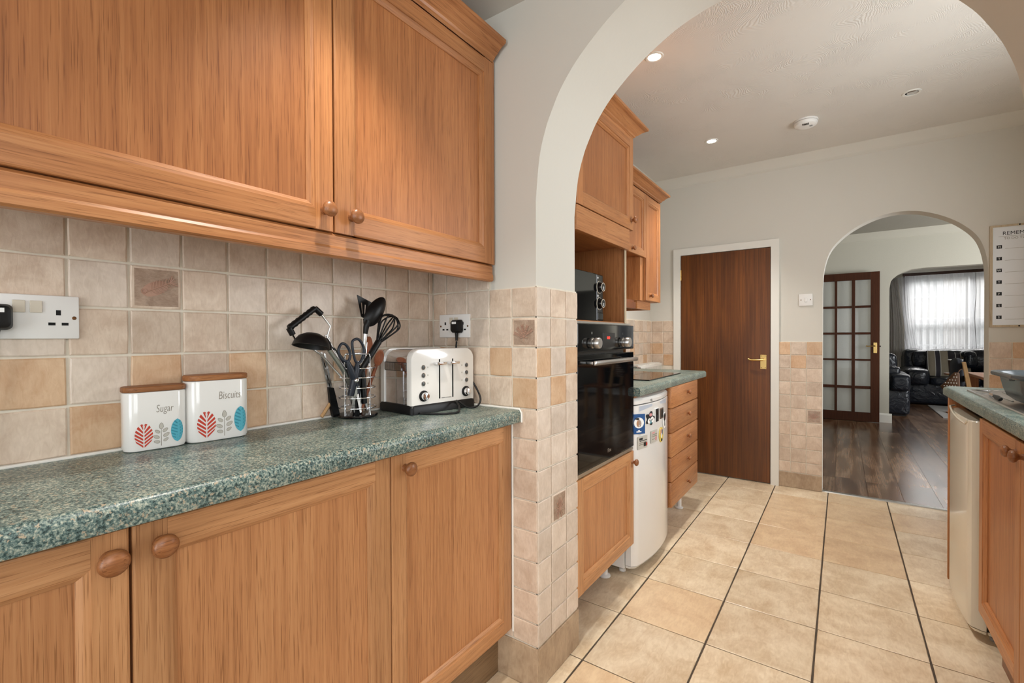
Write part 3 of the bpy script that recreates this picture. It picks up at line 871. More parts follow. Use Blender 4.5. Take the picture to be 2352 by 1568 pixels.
def canister(name, label, cx, cy, wd, dp, h, lidh, rot, word, ws, wpos, leaf_sc, grp):
    t = thing(name, label, 'canister', (cx, cy, ZT), grp)
    R_ = Matrix.Translation((cx, cy, ZT)) @ Matrix.Rotation(rot, 4, 'Z')
    bm = B(); r = dp * .42
    lp = lambda ins, z: [R_ @ Vector((x, y, z)) for x, y in rrect(-dp / 2 + ins, dp / 2 - ins, -wd / 2 + ins, wd / 2 - ins, r - ins, 7)]
    loft(bm, [lp(.006, 0), lp(.002, .002), lp(0, .007), lp(0, h - .004), lp(.0012, h - .001), lp(.004, h)])
    obj('body', bm, 'ceramic_white', t, 40)
    bm = B(); loft(bm, [lp(.0, h + .0005), lp(-.001, h + .002), lp(-.001, h + lidh - .002), lp(.001, h + lidh)])
    obj('lid', bm, 'lidwood', t, 40)
    F = R_ @ mat4((0, 1, 0), (0, 0, 1), (1, 0, 0), (dp / 2 + .0004, 0, 0))  # u right, v up on the front

    def flat(bm, pts, h=0.0): bm.faces.new([bm.verts.new(F @ Vector((u, v, h))) for u, v in pts])

    def leaf_shape(cu, cv, a, hh, t_):  # half-width at height t in -1..1 (pointed at the bottom)
        return a * math.sqrt(max(0, 1 - t_ * t_)) * (1 if t_ > 0 else 1 - .18 * t_ * t_)
    S = leaf_sc
    # red leaf
    cu, cv = -.026 * S, .035 * S; a, hh = .0165 * S, .027 * S
    bm = B(); n = 7
    for k in range(n):
        for sg in (-1, 1):
            t0 = -1 + 2 * (k + .12) / n; t1 = -1 + 2 * (k + .72) / n; sl = .46
            ring = []
            o0, o1 = min(.98, t0 + sl), min(.98, t1 + sl)
            ring = [(cu + sg * .0012 * S, cv + hh * t0), (cu + sg * max(.0016 * S, leaf_shape(0, 0, a, hh, o0)), cv + hh * o0),
                    (cu + sg * max(.0014 * S, leaf_shape(0, 0, a, hh, o1)), cv + hh * o1), (cu + sg * .0012 * S, cv + hh * t1)]
            if t1 < 1: flat(bm, ring)
    obj('red_leaf_print', bm, 'ink_red', t)
    # grey sprig
    bm = B(); cu, cv = .006 * S, .032 * S
    flat(bm, [(cu - .0005, cv - .024 * S), (cu + .0005, cv - .024 * S), (cu + .0003, cv + .016 * S), (cu - .0003, cv + .016 * S)])
    bl = B()
    for (du, dv, ang, ln) in ((0, .021, 90, .014), (-.0075, .009, 140, .011), (.0075, .011, 42, .0115), (-.0095, -.003, 150, .0125), (.0095, .0, 36, .013), (-.0085, -.014, 165, .0115), (.0085, -.011, 36, .0105)):
        c_, s_ = math.cos(math.radians(ang)), math.sin(math.radians(ang))
        pts = []
        for k in range(10):
            q = 2 * PI * k / 10; x = ln * .5 * math.cos(q); y = ln * .27 * math.sin(q) * (1 - .25 * math.cos(q))
            pts.append((cu + (du * 1) * S + (x * c_ - y * s_) * S, cv + dv * S + (x * s_ + y * c_) * S))
        flat(bl, pts, 0.0001)
        ring = [F @ Vector((u, v, .0001)) for u, v in pts]; tube(bm, ring, .00035, 4, True)
    obj('grey_sprig_print', bm, 'ink_grey', t); obj('sprig_leaves', bl, 'ink_leaf', t)
    # teal leaf, wrapping towards the rounded corner
    cu, cv = .0365 * S, .039 * S; a, hh = .0125 * S, .0265 * S

    def wrapF(u, v, h):
        ue = wd / 2 - r
        if u <= ue: return F @ Vector((u, v, h))
        q = (u - ue) / r
        return F @ Vector((ue + (r + h) * math.sin(q), v, -(r + h) * (1 - math.cos(q)) + h * 0))
    bm = B(); nn = 14; L_, Rr = [], []
    cols_ = []
    for k in range(nn + 1):
        t_ = -1 + 2 * k / nn; wv = a * (1 - t_ * t_) ** .62
        cols_.append([bm.verts.new(wrapF(cu - wv + 2 * wv * i / 6, cv + hh * t_, .0006)) for i in range(7)])
    for p_, q_ in zip(cols_, cols_[1:]):
        for i in range(6): bm.faces.new((p_[i], p_[i + 1], q_[i + 1], q_[i]))
    bmesh.ops.remove_doubles(bm, verts=bm.verts[:], dist=1e-5)
    obj('teal_leaf_print', bm, 'ink_teal', t)
    bm = B()
    for k in range(6):
        t0 = -.75 + k * .26
        for sg in (-1, 1):
            o0, o1 = t0 + .22, t0 + .32
            if o1 > .9: continue
            wa = a * (1 - o0 * o0) ** .62; wb_ = a * (1 - o1 * o1) ** .62
            bm.faces.new([bm.verts.new(wrapF(*p, .001)) for p in ((cu, cv + hh * t0), (cu + sg * wa * .5, cv + hh * (t0 + o0) / 2), (cu + sg * wa * .95, cv + hh * o0), (cu + sg * wb_ * .95, cv + hh * o1), (cu + sg * wb_ * .5, cv + hh * (t0 + .1 + o1) / 2), (cu, cv + hh * (t0 + .1)))])
    obj('teal_leaf_veins', bm, 'ink_teal_dark', t)
    text('printed_word', word, ws, 'ink_grey', F @ Matrix.Translation((wpos[0], wpos[1], 0)), t, .0002, .14, .6, off=-.00035)
    return t


canister('canister', 'smaller white ceramic canister lettered Sugar with wooden lid', -1.2355, .3755, .113, .056, .1265, .0115, math.radians(-4), 'Sugar', .0235, (.012, .081), .96, 'leaf-printed canisters')
canister('canister', 'taller white ceramic canister lettered Biscuits with wooden lid', -1.2275, .4965, .131, .062, .1425, .0125, math.radians(-4), 'Biscuits', .0265, (.0185, .097), 1.16, 'leaf-printed canisters')


# double sockets
def socket(label, F, plug_left):
    loc = F @ Vector((0, 0, 0))
    t = thing('double_socket', label, 'socket', loc)
    Q = lambda bm, u0, u1, v0, v1, w0, w1, bev=0: bm
    def bx(u0, u1, v0, v1, w0, w1, bev=.0):
        bm = box(B(), u0, u1, v0, v1, w0, w1, bev); bm.transform(F); return bm
    obj('faceplate', bx(-.074, .074, -.0425, .0425, 0, .009, .0025), 'plastic_white', t, 40)
    for u in (-.0115, .0115):
        rk = obj('rocker_switch', bx(u - .0085, u + .0085, .008, .031, .009, .0125, .001), 'plastic_cream', t)
    for u0 in (-.043, .043):
        for (a, c, e, f__) in ((u0 - .0035, u0 + .0035, .004, .014), (u0 - .0145, u0 - .0045, -.016, -.0105), (u0 + .0045, u0 + .0145, -.016, -.0105)):
            obj('pin_slot', bx(a, c, e, f__, .0088, .0094), 'hole_black', t)
    for u in (-.066, .066):
        bm = lathe(B(), [(.0035, .009), (.0035, .0098), (.002, .0105), (0, .0105)], (u, -.001, 0), (0, 0, 1), 10); bm.transform(F); obj('screw_head', bm, 'bronze', t)
    return t


def plug(label, F, du, cordpts):
    t = thing('plug', label, 'plug', F @ Vector((du, -.002, .0095)))
    bm = B(); lp = lambda ins, z: [Vector((x + du, y - .002, z)) for x, y in rrect(-.0225 + ins, .0225 - ins, -.024 + ins, .024 - ins, .009, 5)]
    loft(bm, [lp(.002, .0096), lp(0, .013), lp(.0005, .026), lp(.004, .034), lp(.009, .036)]); bm.transform(F)
    obj('plug_body', bm, 'plastic_black', t, 40)
    bm = box(B(), du - .010, du + .010, .006, .014, .0355, .0366); bm.transform(F); obj('rating_label', bm, 'ink_white', t)
    bm = lathe(B(), [(.007, 0), (.0055, .012), (.0045, .03), (0, .03)], (du, -.024, .022), (0, -1, 0), 10); bm.transform(F); obj('strain_relief', bm, 'plastic_black', t, 50)
    return t


F1 = PX((-1.2698, .1855, 1.1985)); socket('white double socket on splashback left of the canisters', F1, True)
p1 = plug('black plug in the socket left of the canisters', F1, -.043, None)
obj('cord', tube(B(), spline([F1 @ Vector((-.043, -.05, .022)), F1 @ Vector((-.046, -.10, .022)), F1 @ Vector((-.07, -.19, .024)), F1 @ Vector((-.10, -.275, .03)), F1 @ Vector((-.2, -.278, .05))], 6), .0035, 8), 'plastic_black', p1, 60)
F2 = MY((-1.1565, TY + .001, 1.1975)); socket('white double socket on tiles above the toaster', F2, False)
plug('black plug in the socket above the toaster', F2, .024, None)

# ---- toaster
TA = math.atan2(.030, .25)
TO = Matrix.Translation((-1.080, .984, ZT)) @ Matrix.Rotation(-TA, 4, 'Z')   # u = +Y-ish along face, w = out (+X-ish)
TF = TO @ mat4((0, 1, 0), (0, 0, 1), (1, 0, 0), (0, 0, 0))
TW, TD, TH = .262, .176, .205
t = thing('toaster', 'white and chrome four-slice toaster on the green worktop', 'toaster', TO @ Vector((-.08, .13, 0)))


def tprof(ins=0, z0=.028, z1=TH):
    r = .034
    pts = [(ins, z0), (TW - ins, z0)]
    for k in range(9):
        a = PI / 2 * k / 8; pts.append((TW - ins - r + r * math.cos(a), z1 - ins - r + r * math.sin(a)))
    for k in range(9):
        a = PI / 2 + PI / 2 * k / 8; pts.append((ins + r + r * math.cos(a), z1 - ins - r + r * math.sin(a)))
    return pts


def tT(bm): bm.transform(TF); return bm


TP = lambda pts, h: [Vector((u, v, h)) for u, v in pts]
bm = loft(B(), [TP(tprof(), -.024), TP(tprof(), -.004), TP(tprof(.0015), -.001), TP(tprof(.004), 0)]); obj('front_panel', tT(bm), 'enamel_white', t, 35)
bm = loft(B(), [TP(tprof(), -TD + .024), TP(tprof(), -TD + .004), TP(tprof(.004), -TD)]); obj('back_panel', tT(bm), 'enamel_white', t, 35)
bm = loft(B(), [TP(tprof(.004), -TD + .024), TP(tprof(.004), -.024)]); obj('chrome_body', tT(bm), 'chrome', t, 35)
bm = loft(B(), [[Vector((x, .001, y)) for x, y in rrect(-.004, TW + .004, -TD - .003, .004, .012)], [Vector((x, .022, y)) for x, y in rrect(-.004, TW + .004, -TD - .003, .004, .012)], [Vector((x, .029, y)) for x, y in rrect(0, TW, -TD, .0, .012)]]); obj('base', tT(bm), 'plastic_black', t, 35)
bm = B()
for k in range(24):
    w0 = -TD + .028 + k * (TD - .056) / 24; box(bm, .0003, .0042, .136, .160, w0, w0 + .0028)
obj('side_vent', tT(bm), 'chrome', t)
bm = box(B(), .0030, .0041, .134, .162, -TD + .027, -.028); obj('vent_shadow_gap', tT(bm), 'black_enamel', t)
for u in (.055, .135, .215):
    bm = box(B(), u - .012, u + .012, TH - .0042, TH - .0034, -TD + .03, -.03); obj('bread_slot', tT(bm), 'hole_black', t)
for u in (.110, .166):
    bm = box(B(), u - .0022, u + .0022, .042, .170, -.0002, .0012); obj('lever_slot', tT(bm), 'hole_black', t)
    bm = box(B(), u - .024, u + .014, .152, .162, .0012, .022, .003); obj('lever', tT(bm), 'chrome', t, 40)
for u, sg in ((.044, 1), (.226, -1)):
    for v, ic in ((.146, 'o'), (.121, 'o'), (.095, 'o')):
        bm = lathe(B(), [(.0082, 0), (.0082, .0025), (.0066, .003), (.006, .0015)], (u, v, 0), (0, 0, 1), 18); b_ = obj('button_ring', tT(bm), 'chrome', t, 40)
        bm = lathe(B(), [(.006, .001), (.006, .003), (.004, .004), (0, .0042)], (u, v, 0), (0, 0, 1), 16); obj('button', tT(bm), 'button_dark', t, 40)
        bm = box(B(), u + sg * .019 - .0024, u + sg * .019 + .0024, v - .0024, v + .0024, -.0002, .0004); obj('button_icon', tT(bm), 'ink_leaf', t)
    bm = lathe(B(), [(.0175, 0), (.0175, .003), (.013, .005), (.0128, .004)], (u + .002 * sg, .056, 0), (0, 0, 1), 24); obj('dial_surround', tT(bm), 'plastic_black', t, 40)
    bm = lathe(B(), [(.0128, .003), (.012, .014), (.0105, .017), (0, .0172)], (u + .002 * sg, .056, 0), (0, 0, 1), 24); box(bm, u + .002 * sg - .003, u + .002 * sg + .003, .046, .066, .015, .021, .001); obj('dial', tT(bm), 'chrome', t, 40)
text('toaster_lettering', 'MORPHY RICHARDS', .0046, 'ink_black', TF @ Matrix.Translation((.139, .0415, .0002)), t, .0002)
# toaster cord
pl = F2 @ Vector((.024, -.056, .022))
cord = spline([pl, (pl.x + .004, pl.y - .004, 1.10), (-1.098, 1.247, 1.05), (-1.045, 1.248, .985), (-1.012, 1.236, .945), (-1.01, 1.215, .922), (-1.028, 1.19, .9195), (-1.045, 1.165, .938), (-1.04, 1.145, .945), (-1.015, 1.13, .928), (-.992, 1.10, .9195), (-.995, 1.06, .9192), (-1.03, 1.03, .9192), (-1.07, 1.01, .9192)], 7)
obj('cord', tube(B(), cord, .0033, 8), 'plastic_black', t, 60)

# ---- utensil holder
HX, HY, HR = -1.213, .886, .054
t = thing('utensil_holder', 'round chrome wire utensil holder beside the toaster', 'utensil holder', (HX, HY, ZT))
bm = lathe(B(), [(0, .001), (HR + .004, .001), (HR + .006, .004), (HR + .004, .008), (HR - .001, .009), (0, .009)], (HX, HY, ZT), (0, 0, 1), 32); obj('base', bm, 'black_enamel', t, 40)
for z in (.029, .060, .090, .121, .149):
    bm = tube(B(), [(HX + HR * math.cos(a), HY + HR * math.sin(a), ZT + z) for a in [2 * PI * k / 36 for k in range(36)]], .0017, 6, True); obj('ring', bm, 'chrome', t, 60)
for a0 in (-36, 144):
    h = 40
    a1, a2 = math.radians(a0 - h), math.radians(a0 + h)
    p = lambda a, z: (HX + (HR + .002) * math.cos(a), HY + (HR + .002) * math.sin(a), ZT + z)
    pts = [p(a1, .006), p(a1, .05), p(a1, .12), p(a1, .183), p(a1 + .04, .191)] + [Vector(p(a1 + .08, .192)).lerp(Vector(p(a2 - .08, .192)), k / 4) for k in range(5)] + [p(a2 - .04, .191), p(a2, .183), p(a2, .12), p(a2, .05), p(a2, .006)]
    obj('upright_wire', tube(B(), pts, .0018, 6), 'chrome', t, 60)

ZB = ZT + .0105
# potato masher with ribbed bow handle
t = thing('potato_masher', 'potato masher with black ribbed bow handle leaning left', 'utensil', (-1.232, .85, ZB))
a, b_ = Vector((-1.222, .752, 1.240)), Vector((-1.222, .676, 1.183))
bm = tube(B(), [a.lerp(b_, k / 14) for k in range(15)], .0085, 12, rs=[.0095 if k % 2 else .008 for k in range(15)])
tube(bm, [a, a + Vector((0, .020, -.016))], .0085, 10); tube(bm, [b_, b_ + Vector((0, .010, -.018))], .0085, 10)
obj('grip', bm, 'nylon_black', t, 50)
bm = tube(B(), [(-1.222, .770, 1.225), (-1.222, .801, 1.190), (-1.222, .789, 1.159), (-1.216, .82, 1.10), (-1.208, .87, .94)], .003, 8)
tube(bm, [(-1.222, .684, 1.167), (-1.232, .700, 1.148), (-1.252, .735, 1.142), (-1.250, .79, 1.105), (-1.225, .845, 1.03), (-1.208, .869, .94)], .003, 8); obj('shaft', bm, 'steel', t, 60)
# ladle
t = thing('ladle', 'black nylon ladle with steel handle, bowl upside down', 'utensil', (-1.20, .86, ZB))
ax = Vector((.08, -.22, -1)).normalized()
bm = lathe(B(), [(0, -.036), (.020, -.034), (.036, -.025), (.046, -.010), (.050, .003), (.048, .003), (.044, -.009), (.034, -.022), (.018, -.030), (0, -.032)], (-1.195, .724, 1.134), ax, 28)
obj('bowl', bm, 'nylon_black', t, 50)
bm = tube(B(), [(-1.195, .765, 1.147), (-1.197, .776, 1.138), (-1.199, .783, 1.122)], .008, 8, rs=[.011, .009, .007]); obj('neck', bm, 'nylon_black', t, 50)
bm = tube(B(), [(-1.198, .775, 1.130), (-1.20, .822, 1.070), (-1.203, .846, 1.036), (-1.206, .875, .985)], .0085, 8, flat=.35); obj('handle', bm, 'steel', t, 50)
# black handled peeler, ring topped
t = thing('palette_knife', 'black handled utensil with steel hanging ring behind ladle', 'utensil', (-1.215, .87, ZB))
bm = tube(B(), [(-1.222, .800, 1.128), (-1.218, .832, 1.092), (-1.214, .865, 1.052), (-1.208, .895, 1.01)], .009, 8, rs=[.008, .0095, .0095, .008], flat=.6); obj('handle', bm, 'nylon_black', t, 50)
bm = tube(B(), [Vector((-1.223, .788 + .010 * math.sin(q), 1.152 + .011 * math.cos(q))) for q in [2 * PI * k / 14 for k in range(14)]], .0016, 6, True); tube(bm, [(-1.223, .793, 1.142), (-1.222, .800, 1.128)], .003, 6); obj('hanging_ring', bm, 'steel', t, 60)
bm = tube(B(), [(-1.208, .895, 1.01), (-1.205, .915, .93)], .006, 8, flat=.3); obj('blade', bm, 'steel', t, 50)
# slotted steel tongs leaning between holder and wall
t = thing('tongs', 'steel tongs with black tip leaning behind utensil holder', 'utensil', (-1.2615, .835, ZT + .001))
bm = prism(B(), [(.789, 1.112), (.797, 1.114), (.826, 1.0), (.818, .996)], lambda u, v, h: (h, u, v), -1.2625, -1.2590); obj('arm', bm, 'steel', t)
bm = prism(B(), [(.803, 1.11), (.809, 1.108), (.832, 1.0), (.826, .998)], lambda u, v, h: (h, u, v), -1.2625, -1.2605); obj('arm', bm, 'steel', t)
for v in (1.085, 1.045, 1.02):
    u = .793 + (1.112 - v) * .25; bm = prism(B(), [(u + .001, v), (u + .004, v), (u + .009, v - .018), (u + .006, v - .018)], lambda a, c, h: (h, a, c), -1.2588, -1.2585)
    obj('slot', bm, 'hole_black', t)
bm = loft(B(), [[(-1.263, .815, 1.008), (-1.255, .815, 1.008), (-1.255, .833, 1.004), (-1.263, .833, 1.004)], [(-1.264, .82, .96), (-1.253, .82, .96), (-1.253, .843, .958), (-1.264, .843, .958)], [(-1.264, .829, .9165), (-1.252, .829, .9165), (-1.252, .852, .917), (-1.264, .852, .917)]]); obj('tip', bm, 'nylon_black', t, 40)
tag(obj('wooden_stick', tube(B(), [(-1.258, .793, .921), (-1.2615, .822, .955), (-1.2635, .842, .98)], .0052, 8), 'palewood', None, 50), 'short wooden stick propped against tiles behind holder', 'stick')
# slotted spatula
def dz(y, z, x): return (x, y, z)


t = thing('slotted_spatula', 'black slotted spatula standing in the utensil holder', 'utensil', (-1.22, .89, ZB))
pts = [(.899, 1.288), (.906, 1.293), (.938, 1.286), (.972, 1.268), (.975, 1.258), (.938, 1.212), (.922, 1.216), (.912, 1.236)]
def slots(bm, polys): pass
bm = B()
# blade made from strips so that the slots are real gaps
L0 = [(.899, 1.288), (.912, 1.236), (.922, 1.216)]
q = lambda s_, t_: Vector((-1.232 + .006 * (1 - t_), .930, 0))
def quadpt(s_, t_):
    tl, tr, bl, br = Vector((.901, 1.290)), Vector((.974, 1.262)), Vector((.916, 1.222)), Vector((.944, 1.210))
    p = (tl.lerp(tr, s_)).lerp(bl.lerp(br, s_), t_); return p
def strip(bm, s0, s1, t0, t1):
    P4 = [quadpt(s0, t0), quadpt(s1, t0), quadpt(s1, t1), quadpt(s0, t1)]
    prism(bm, [(p.x, p.y) for p in P4], lambda u, v, h: (h, u, v), -1.234, -1.2318)
strip(bm, 0, 1, 0, .28); strip(bm, 0, 1, .82, 1)
for s0, s1 in ((0, .16), (.24, .40), (.48, .64), (.72, 1)): strip(bm, s0, s1, .28, .82)
obj('blade', bm, 'nylon_black', t)
bm = tube(B(), [(-1.2325, .930, 1.216), (-1.228, .929, 1.19), (-1.222, .924, 1.15)], .006, 8); obj('neck', bm, 'nylon_black', t, 50)
bm = tube(B(), [(-1.222, .924, 1.15), (-1.212, .905, 1.03), (-1.207, .892, .94)], .006, 8, flat=.5); obj('handle', bm, 'steel', t, 50)
# solid spoon
t = thing('serving_spoon', 'black solid serving spoon standing in front of the spatula', 'utensil', (-1.195, .88, ZB))
c0 = Vector((-1.188, .936, 1.238)); axd = Vector((0, .060, .078)).normalized(); nrm = Vector((1, -.1, .1)); nrm = (nrm - axd * nrm.dot(axd)).normalized(); sd = axd.cross(nrm)
def spoon_shell(c, axd, sd, nrm, a, b2, depth, thick, n=28, egg=.12):
    """closed double-skinned oval bowl, hollow towards -nrm"""
    loops = []
    for side, rng in ((0, range(1, 9)), (1, range(8, 0, -1))):
        for k in rng:
            rr = k / 8; l = []
            for i in range(n):
                q = 2 * PI * i / n; x, y = math.cos(q) * rr, math.sin(q) * rr
                l.append(c + axd * (x * a) + sd * (y * b2 * (1 - egg * x)) + nrm * (depth * (1 - rr ** 2.2) - side * thick * (1 if k < 8 else .4)))
            loops.append(l)
    return loft(B(), loops)


bm = spoon_shell(c0, axd, sd, nrm, .056, .0275, .015, .0022)
obj('bowl', bm, 'nylon_black', t, 50)
bm = tube(B(), spline([(-1.186, .908, 1.205), (-1.187, .901, 1.192), (-1.19, .899, 1.168)], 4), .0075, 10, rs=[.012, .011, .010, .0095, .009, .0085, .008, .0075, .007]); obj('neck', bm, 'nylon_black', t, 50)
bm = tube(B(), [(-1.19, .899, 1.172), (-1.194, .895, 1.12), (-1.203, .884, .94)], .0068, 8, flat=.6); obj('handle', bm, 'steel', t, 50)
# whisk
t = thing('whisk', 'black balloon whisk leaning towards the toaster', 'utensil', (-1.19, .88, ZB))
hb_, tp = Vector((-1.172, .934, 1.143)), Vector((-1.166, .990, 1.223))
ax = (tp - hb_).normalized(); e1 = Vector((1, 0, 0)); e1 = (e1 - ax * e1.dot(ax)).normalized(); e2 = ax.cross(e1); ln = (tp - hb_).length
for k in range(5):
    q_ = PI * k / 5 + .2; d = e1 * math.cos(q_) + e2 * math.sin(q_); W = .034
    pts = [hb_ + d * .006, hb_ + ax * ln * .35 + d * W * .62, hb_ + ax * ln * .72 + d * W, hb_ + ax * ln * .93 + d * W * .62, tp, hb_ + ax * ln * .93 - d * W * .62, hb_ + ax * ln * .72 - d * W, hb_ + ax * ln * .35 - d * W * .62, hb_ - d * .006]
    obj('wire_loop', tube(B(), spline(pts, 5), .0024, 6), 'nylon_black', t, 60)
bm = tube(B(), [hb_ + ax * .006, hb_, hb_ - ax * .05, hb_ - ax * .12, Vector((-1.197, .872, .94))], .009, 10, rs=[.008, .0105, .0095, .009, .007]); obj('handle', bm, 'nylon_black', t, 50)


def wspoon(label, tip, foot, a, b2, name='wooden_spoon'):
    t = thing(name, label, 'utensil', foot)
    tip, foot = Vector(tip), Vector(foot); axd = (tip - foot).normalized(); nr = Vector((1, 0, 0)); nr = (nr - axd * nr.dot(axd)).normalized(); sd = axd.cross(nr)
    c = tip - axd * a; bm = spoon_shell(c, axd, sd, -nr, a, b2, .008, .004, 22, 0)
    obj('spoon_bowl', bm, 'spoonwood', t, 50)
    obj('handle', tube(B(), [c - axd * (a * .9), foot], .0055, 8), 'spoonwood', t, 50)


wspoon('dark wooden spoon standing behind whisk handle', (-1.215, .932, 1.160), (-1.212, .895, ZB), .036, .017)
wspoon('round pale wooden spoon low beside the chrome toaster', (-1.205, .972, 1.116), (-1.206, .890, ZB + .002), .027, .017)
# scissors
t = thing('scissors', 'kitchen scissors with dark blue handles in the holder', 'scissors', (-1.18, .84, ZB))
X = -1.171
lp1 = spline([(X, .793, 1.122), (X, .802, 1.138), (X, .816, 1.136), (X, .829, 1.118), (X, .830, 1.098), (X, .822, 1.088), (X, .806, 1.092), (X, .797, 1.104)], 5, True)
lp2 = spline([(X, .838, 1.140), (X, .848, 1.151), (X, .862, 1.150), (X, .876, 1.132), (X, .879, 1.112), (X, .868, 1.086), (X, .854, 1.082), (X, .845, 1.098)], 5, True)
bm = tube(B(), lp1, .004, 8, True); tube(bm, [(X, .822, 1.089), (X, .832, 1.065), (X - .004, .846, 1.035), (X - .010, .862, .99)], .006, 8, rs=[.005, .010, .0115, .008]); obj('handle', bm, 'scissor_blue', t, 50)
bm = tube(B(), lp2, .004, 8, True); tube(bm, [(X, .856, 1.083), (X, .853, 1.06), (X - .004, .846, 1.03), (X - .010, .838, .985)], .006, 8, rs=[.005, .010, .0115, .009]); obj('handle', bm, 'scissor_blue', t, 50)
bm = lathe(B(), [(.0075, 0), (.0065, .003), (.004, .0048), (0, .0052)], (X + .006, .848, 1.03), (1, -.5, 0), 14); obj('pivot', bm, 'chrome', t, 40)
bm = prism(B(), [(.832, 1.005), (.846, 1.005), (.862, .935), (.858, .930)], lambda u, v, h: (h - (1.005 - v) * .25, u, v), X - .004, X - .002); obj('blade', bm, 'steel', t)
bm = prism(B(), [(.850, 1.012), (.862, 1.012), (.846, .935), (.842, .932)], lambda u, v, h: (h - (1.005 - v) * .25, u, v), X - .0015, X + .0005); obj('blade', bm, 'steel', t)
# a few short tools deep in the holder
t = thing('peeler', 'black handled peeler with steel collar low in the holder', 'utensil', (-1.195, .905, ZB))
obj('handle', tube(B(), [(-1.188, .884, 1.062), (-1.188, .887, 1.03), (-1.19, .894, .955)], .0095, 10, rs=[.0085, .0098, .008]), 'plastic_black', t, 50)
obj('collar', tube(B(), [(-1.1878, .8835, 1.068), (-1.188, .884, 1.056)], .0101, 12), 'steel', t, 50)
t = thing('vegetable_knife', 'short steel blade standing deep in the wire holder', 'utensil', (-1.19, .87, ZB))
obj('blade', prism(B(), [(.852, 1.0), (.862, 1.0), (.874, .932), (.868, .93)], lambda u, v, h: (h, u, v), -1.178, -1.1765), 'steel', t)
obj('handle', tube(B(), [(-1.177, .856, 1.0), (-1.178, .852, 1.03)], .006, 8, flat=.6), 'nylon_black', t, 50)

for lab, p0, p1, p2 in (('black turner handle standing upright at the back of holder', (-1.232, .905, 1.075), (-1.226, .90, 1.0), (-1.22, .895, ZB)),
                        ('black handled tool leaning behind scissors in the holder', (-1.212, .862, 1.045), (-1.21, .872, .985), (-1.207, .884, ZB)),
                        ('thick black grip standing front centre in the holder', (-1.19, .858, .995), (-1.192, .862, .96), (-1.196, .868, ZB))):
    t = thing('kitchen_tool', lab, 'utensil', p2)
    obj('handle', tube(B(), [p0, p1, p2], .010, 10, rs=[.0085, .0115, .010], flat=.7), 'plastic_black', t, 50)
    d_ = (Vector(p0) - Vector(p1)).normalized()
    obj('collar', tube(B(), [Vector(p0) - d_ * .004, Vector(p0) + d_ * .008], .0075, 10), 'steel', t, 50)

# ================================================================== KITCHEN LEFT RUN
XD = -.80
t = thing('oven_housing', 'tall oak oven housing cabinet beyond the tiled pillar', 'cabinet', (-1.1, 1.83, 0))
Y0, Y1 = 1.5475, 2.118
bm = box(B(), -1.40, XD - .021, Y1 - .062 + .016, Y1 - .044, .15, 2.085)
obj('side_panel', bm, 'oak_z', t)
obj('side_panel', box(B(), -1.40, XD - .021, Y0, Y0 + .018, .15, 2.085), 'oak_z', t)
obj('back_panel', box(B(), -1.402, -1.395, Y0, Y1 - .046, .15, 2.085), 'oakd_z', t)
for z in (.18, .61, 1.205, 1.575, 2.07):
    obj('shelf', box(B(), -1.395, XD - .023, Y0 + .018, Y1 - .062 + .016, z, z + .016), 'oak_y', t)
obj('top_filler', box(B(), -1.39, XD - .022, Y0, Y1 - .044, 2.086, 2.13), 'oak_y', t)
obj('front_rail', box(B(), XD - .021, XD - .002, Y0, Y1 - .046, 1.556, 1.650, .001), 'oak_y', t)
obj('edge_strip', box(B(), XD - .0215, XD - .0185, Y1 - .0625, Y1 - .0435, 1.218, 1.556), 'framewood', t)
f_ = fx(XD - .020, 1)
panel_door(t, f_, Y0, Y1, 1.654, 2.083, .060, .020, 'oak', (Y1 - .028, 1.698), 1, railw=.062, k=.9)
panel_door(t, f_, Y0, Y1, .178, .617, .060, .020, 'oakl', (Y1 - .022, .568), 1, railw=.060, k=.9)
obj('crown_moulding', sweep(B(), CROWN, [(XD - .003, Y0), (XD - .003, Y1 + .0), (-1.39, Y1 + .0)], 2.086), 'oak_y', t, 25)
for y in (1.62, 2.075):
    bm = lathe(B(), [(0, .002), (.028, .002), (.028, .008), (.015, .014), (.015, .15), (0, .15)], (-.93, y, 0), (0, 0, 1), 12); obj('leg', bm, 'plastic_white', t, 40)

# oven
t = thing('oven', 'black glass built-in oven with red clock display', 'oven', (-1.1, 1.83, .63))
YO0, YO1 = 1.548, 2.118
obj('oven_body', box(B(), -1.37, XD - .024, YO0 + .04, 2.05, .632, 1.202), 'black_enamel', t)
obj('control_panel', box(B(), XD - .022, XD, YO0, YO1, 1.099, 1.207, .003), 'black_glass', t)
obj('trim_strip', box(B(), XD - .022, XD - .004, YO0, YO1 - .03, 1.208, 1.216), 'steel', t)
dr = obj('oven_door', box(B(), XD - .022, XD, YO0, YO1, .640, 1.085, .003), 'black_glass', t)
obj('lower_trim', box(B(), XD - .022, XD - .004, YO0, YO1, .622, .636), 'steel', t)
bm = box(B(), XD + .030, XD + .046, 1.61, 2.055, 1.046, 1.064, .005); box(bm, XD, XD + .034, 1.62, 1.645, 1.049, 1.061, .003); box(bm, XD, XD + .034, 2.02, 2.045, 1.049, 1.061, .003)
obj('handle', bm, 'steel', dr, 40)
for y in (1.672, 1.985):
    bm = lathe(B(), [(.021, 0), (.021, .004), (.017, .006), (.0165, .012), (.022, .016), (.0215, .032), (.019, .035), (0, .035)], (XD, y, 1.131), (1, 0, 0), 26); obj('control_knob', bm, 'steel', t, 40)
obj('display', box(B(), XD, XD + .0012, 1.769, 1.894, 1.111, 1.172, .0005), 'black_enamel', t)
text('clock_digits', '0:00', .017, 'led_red', PX((XD + .0014, 1.826, 1.146)), t, .0002)
text('brand_lettering', 'Elos', .022, 'steel', PX((XD + .0004, 1.835, .670)), dr, .0003)
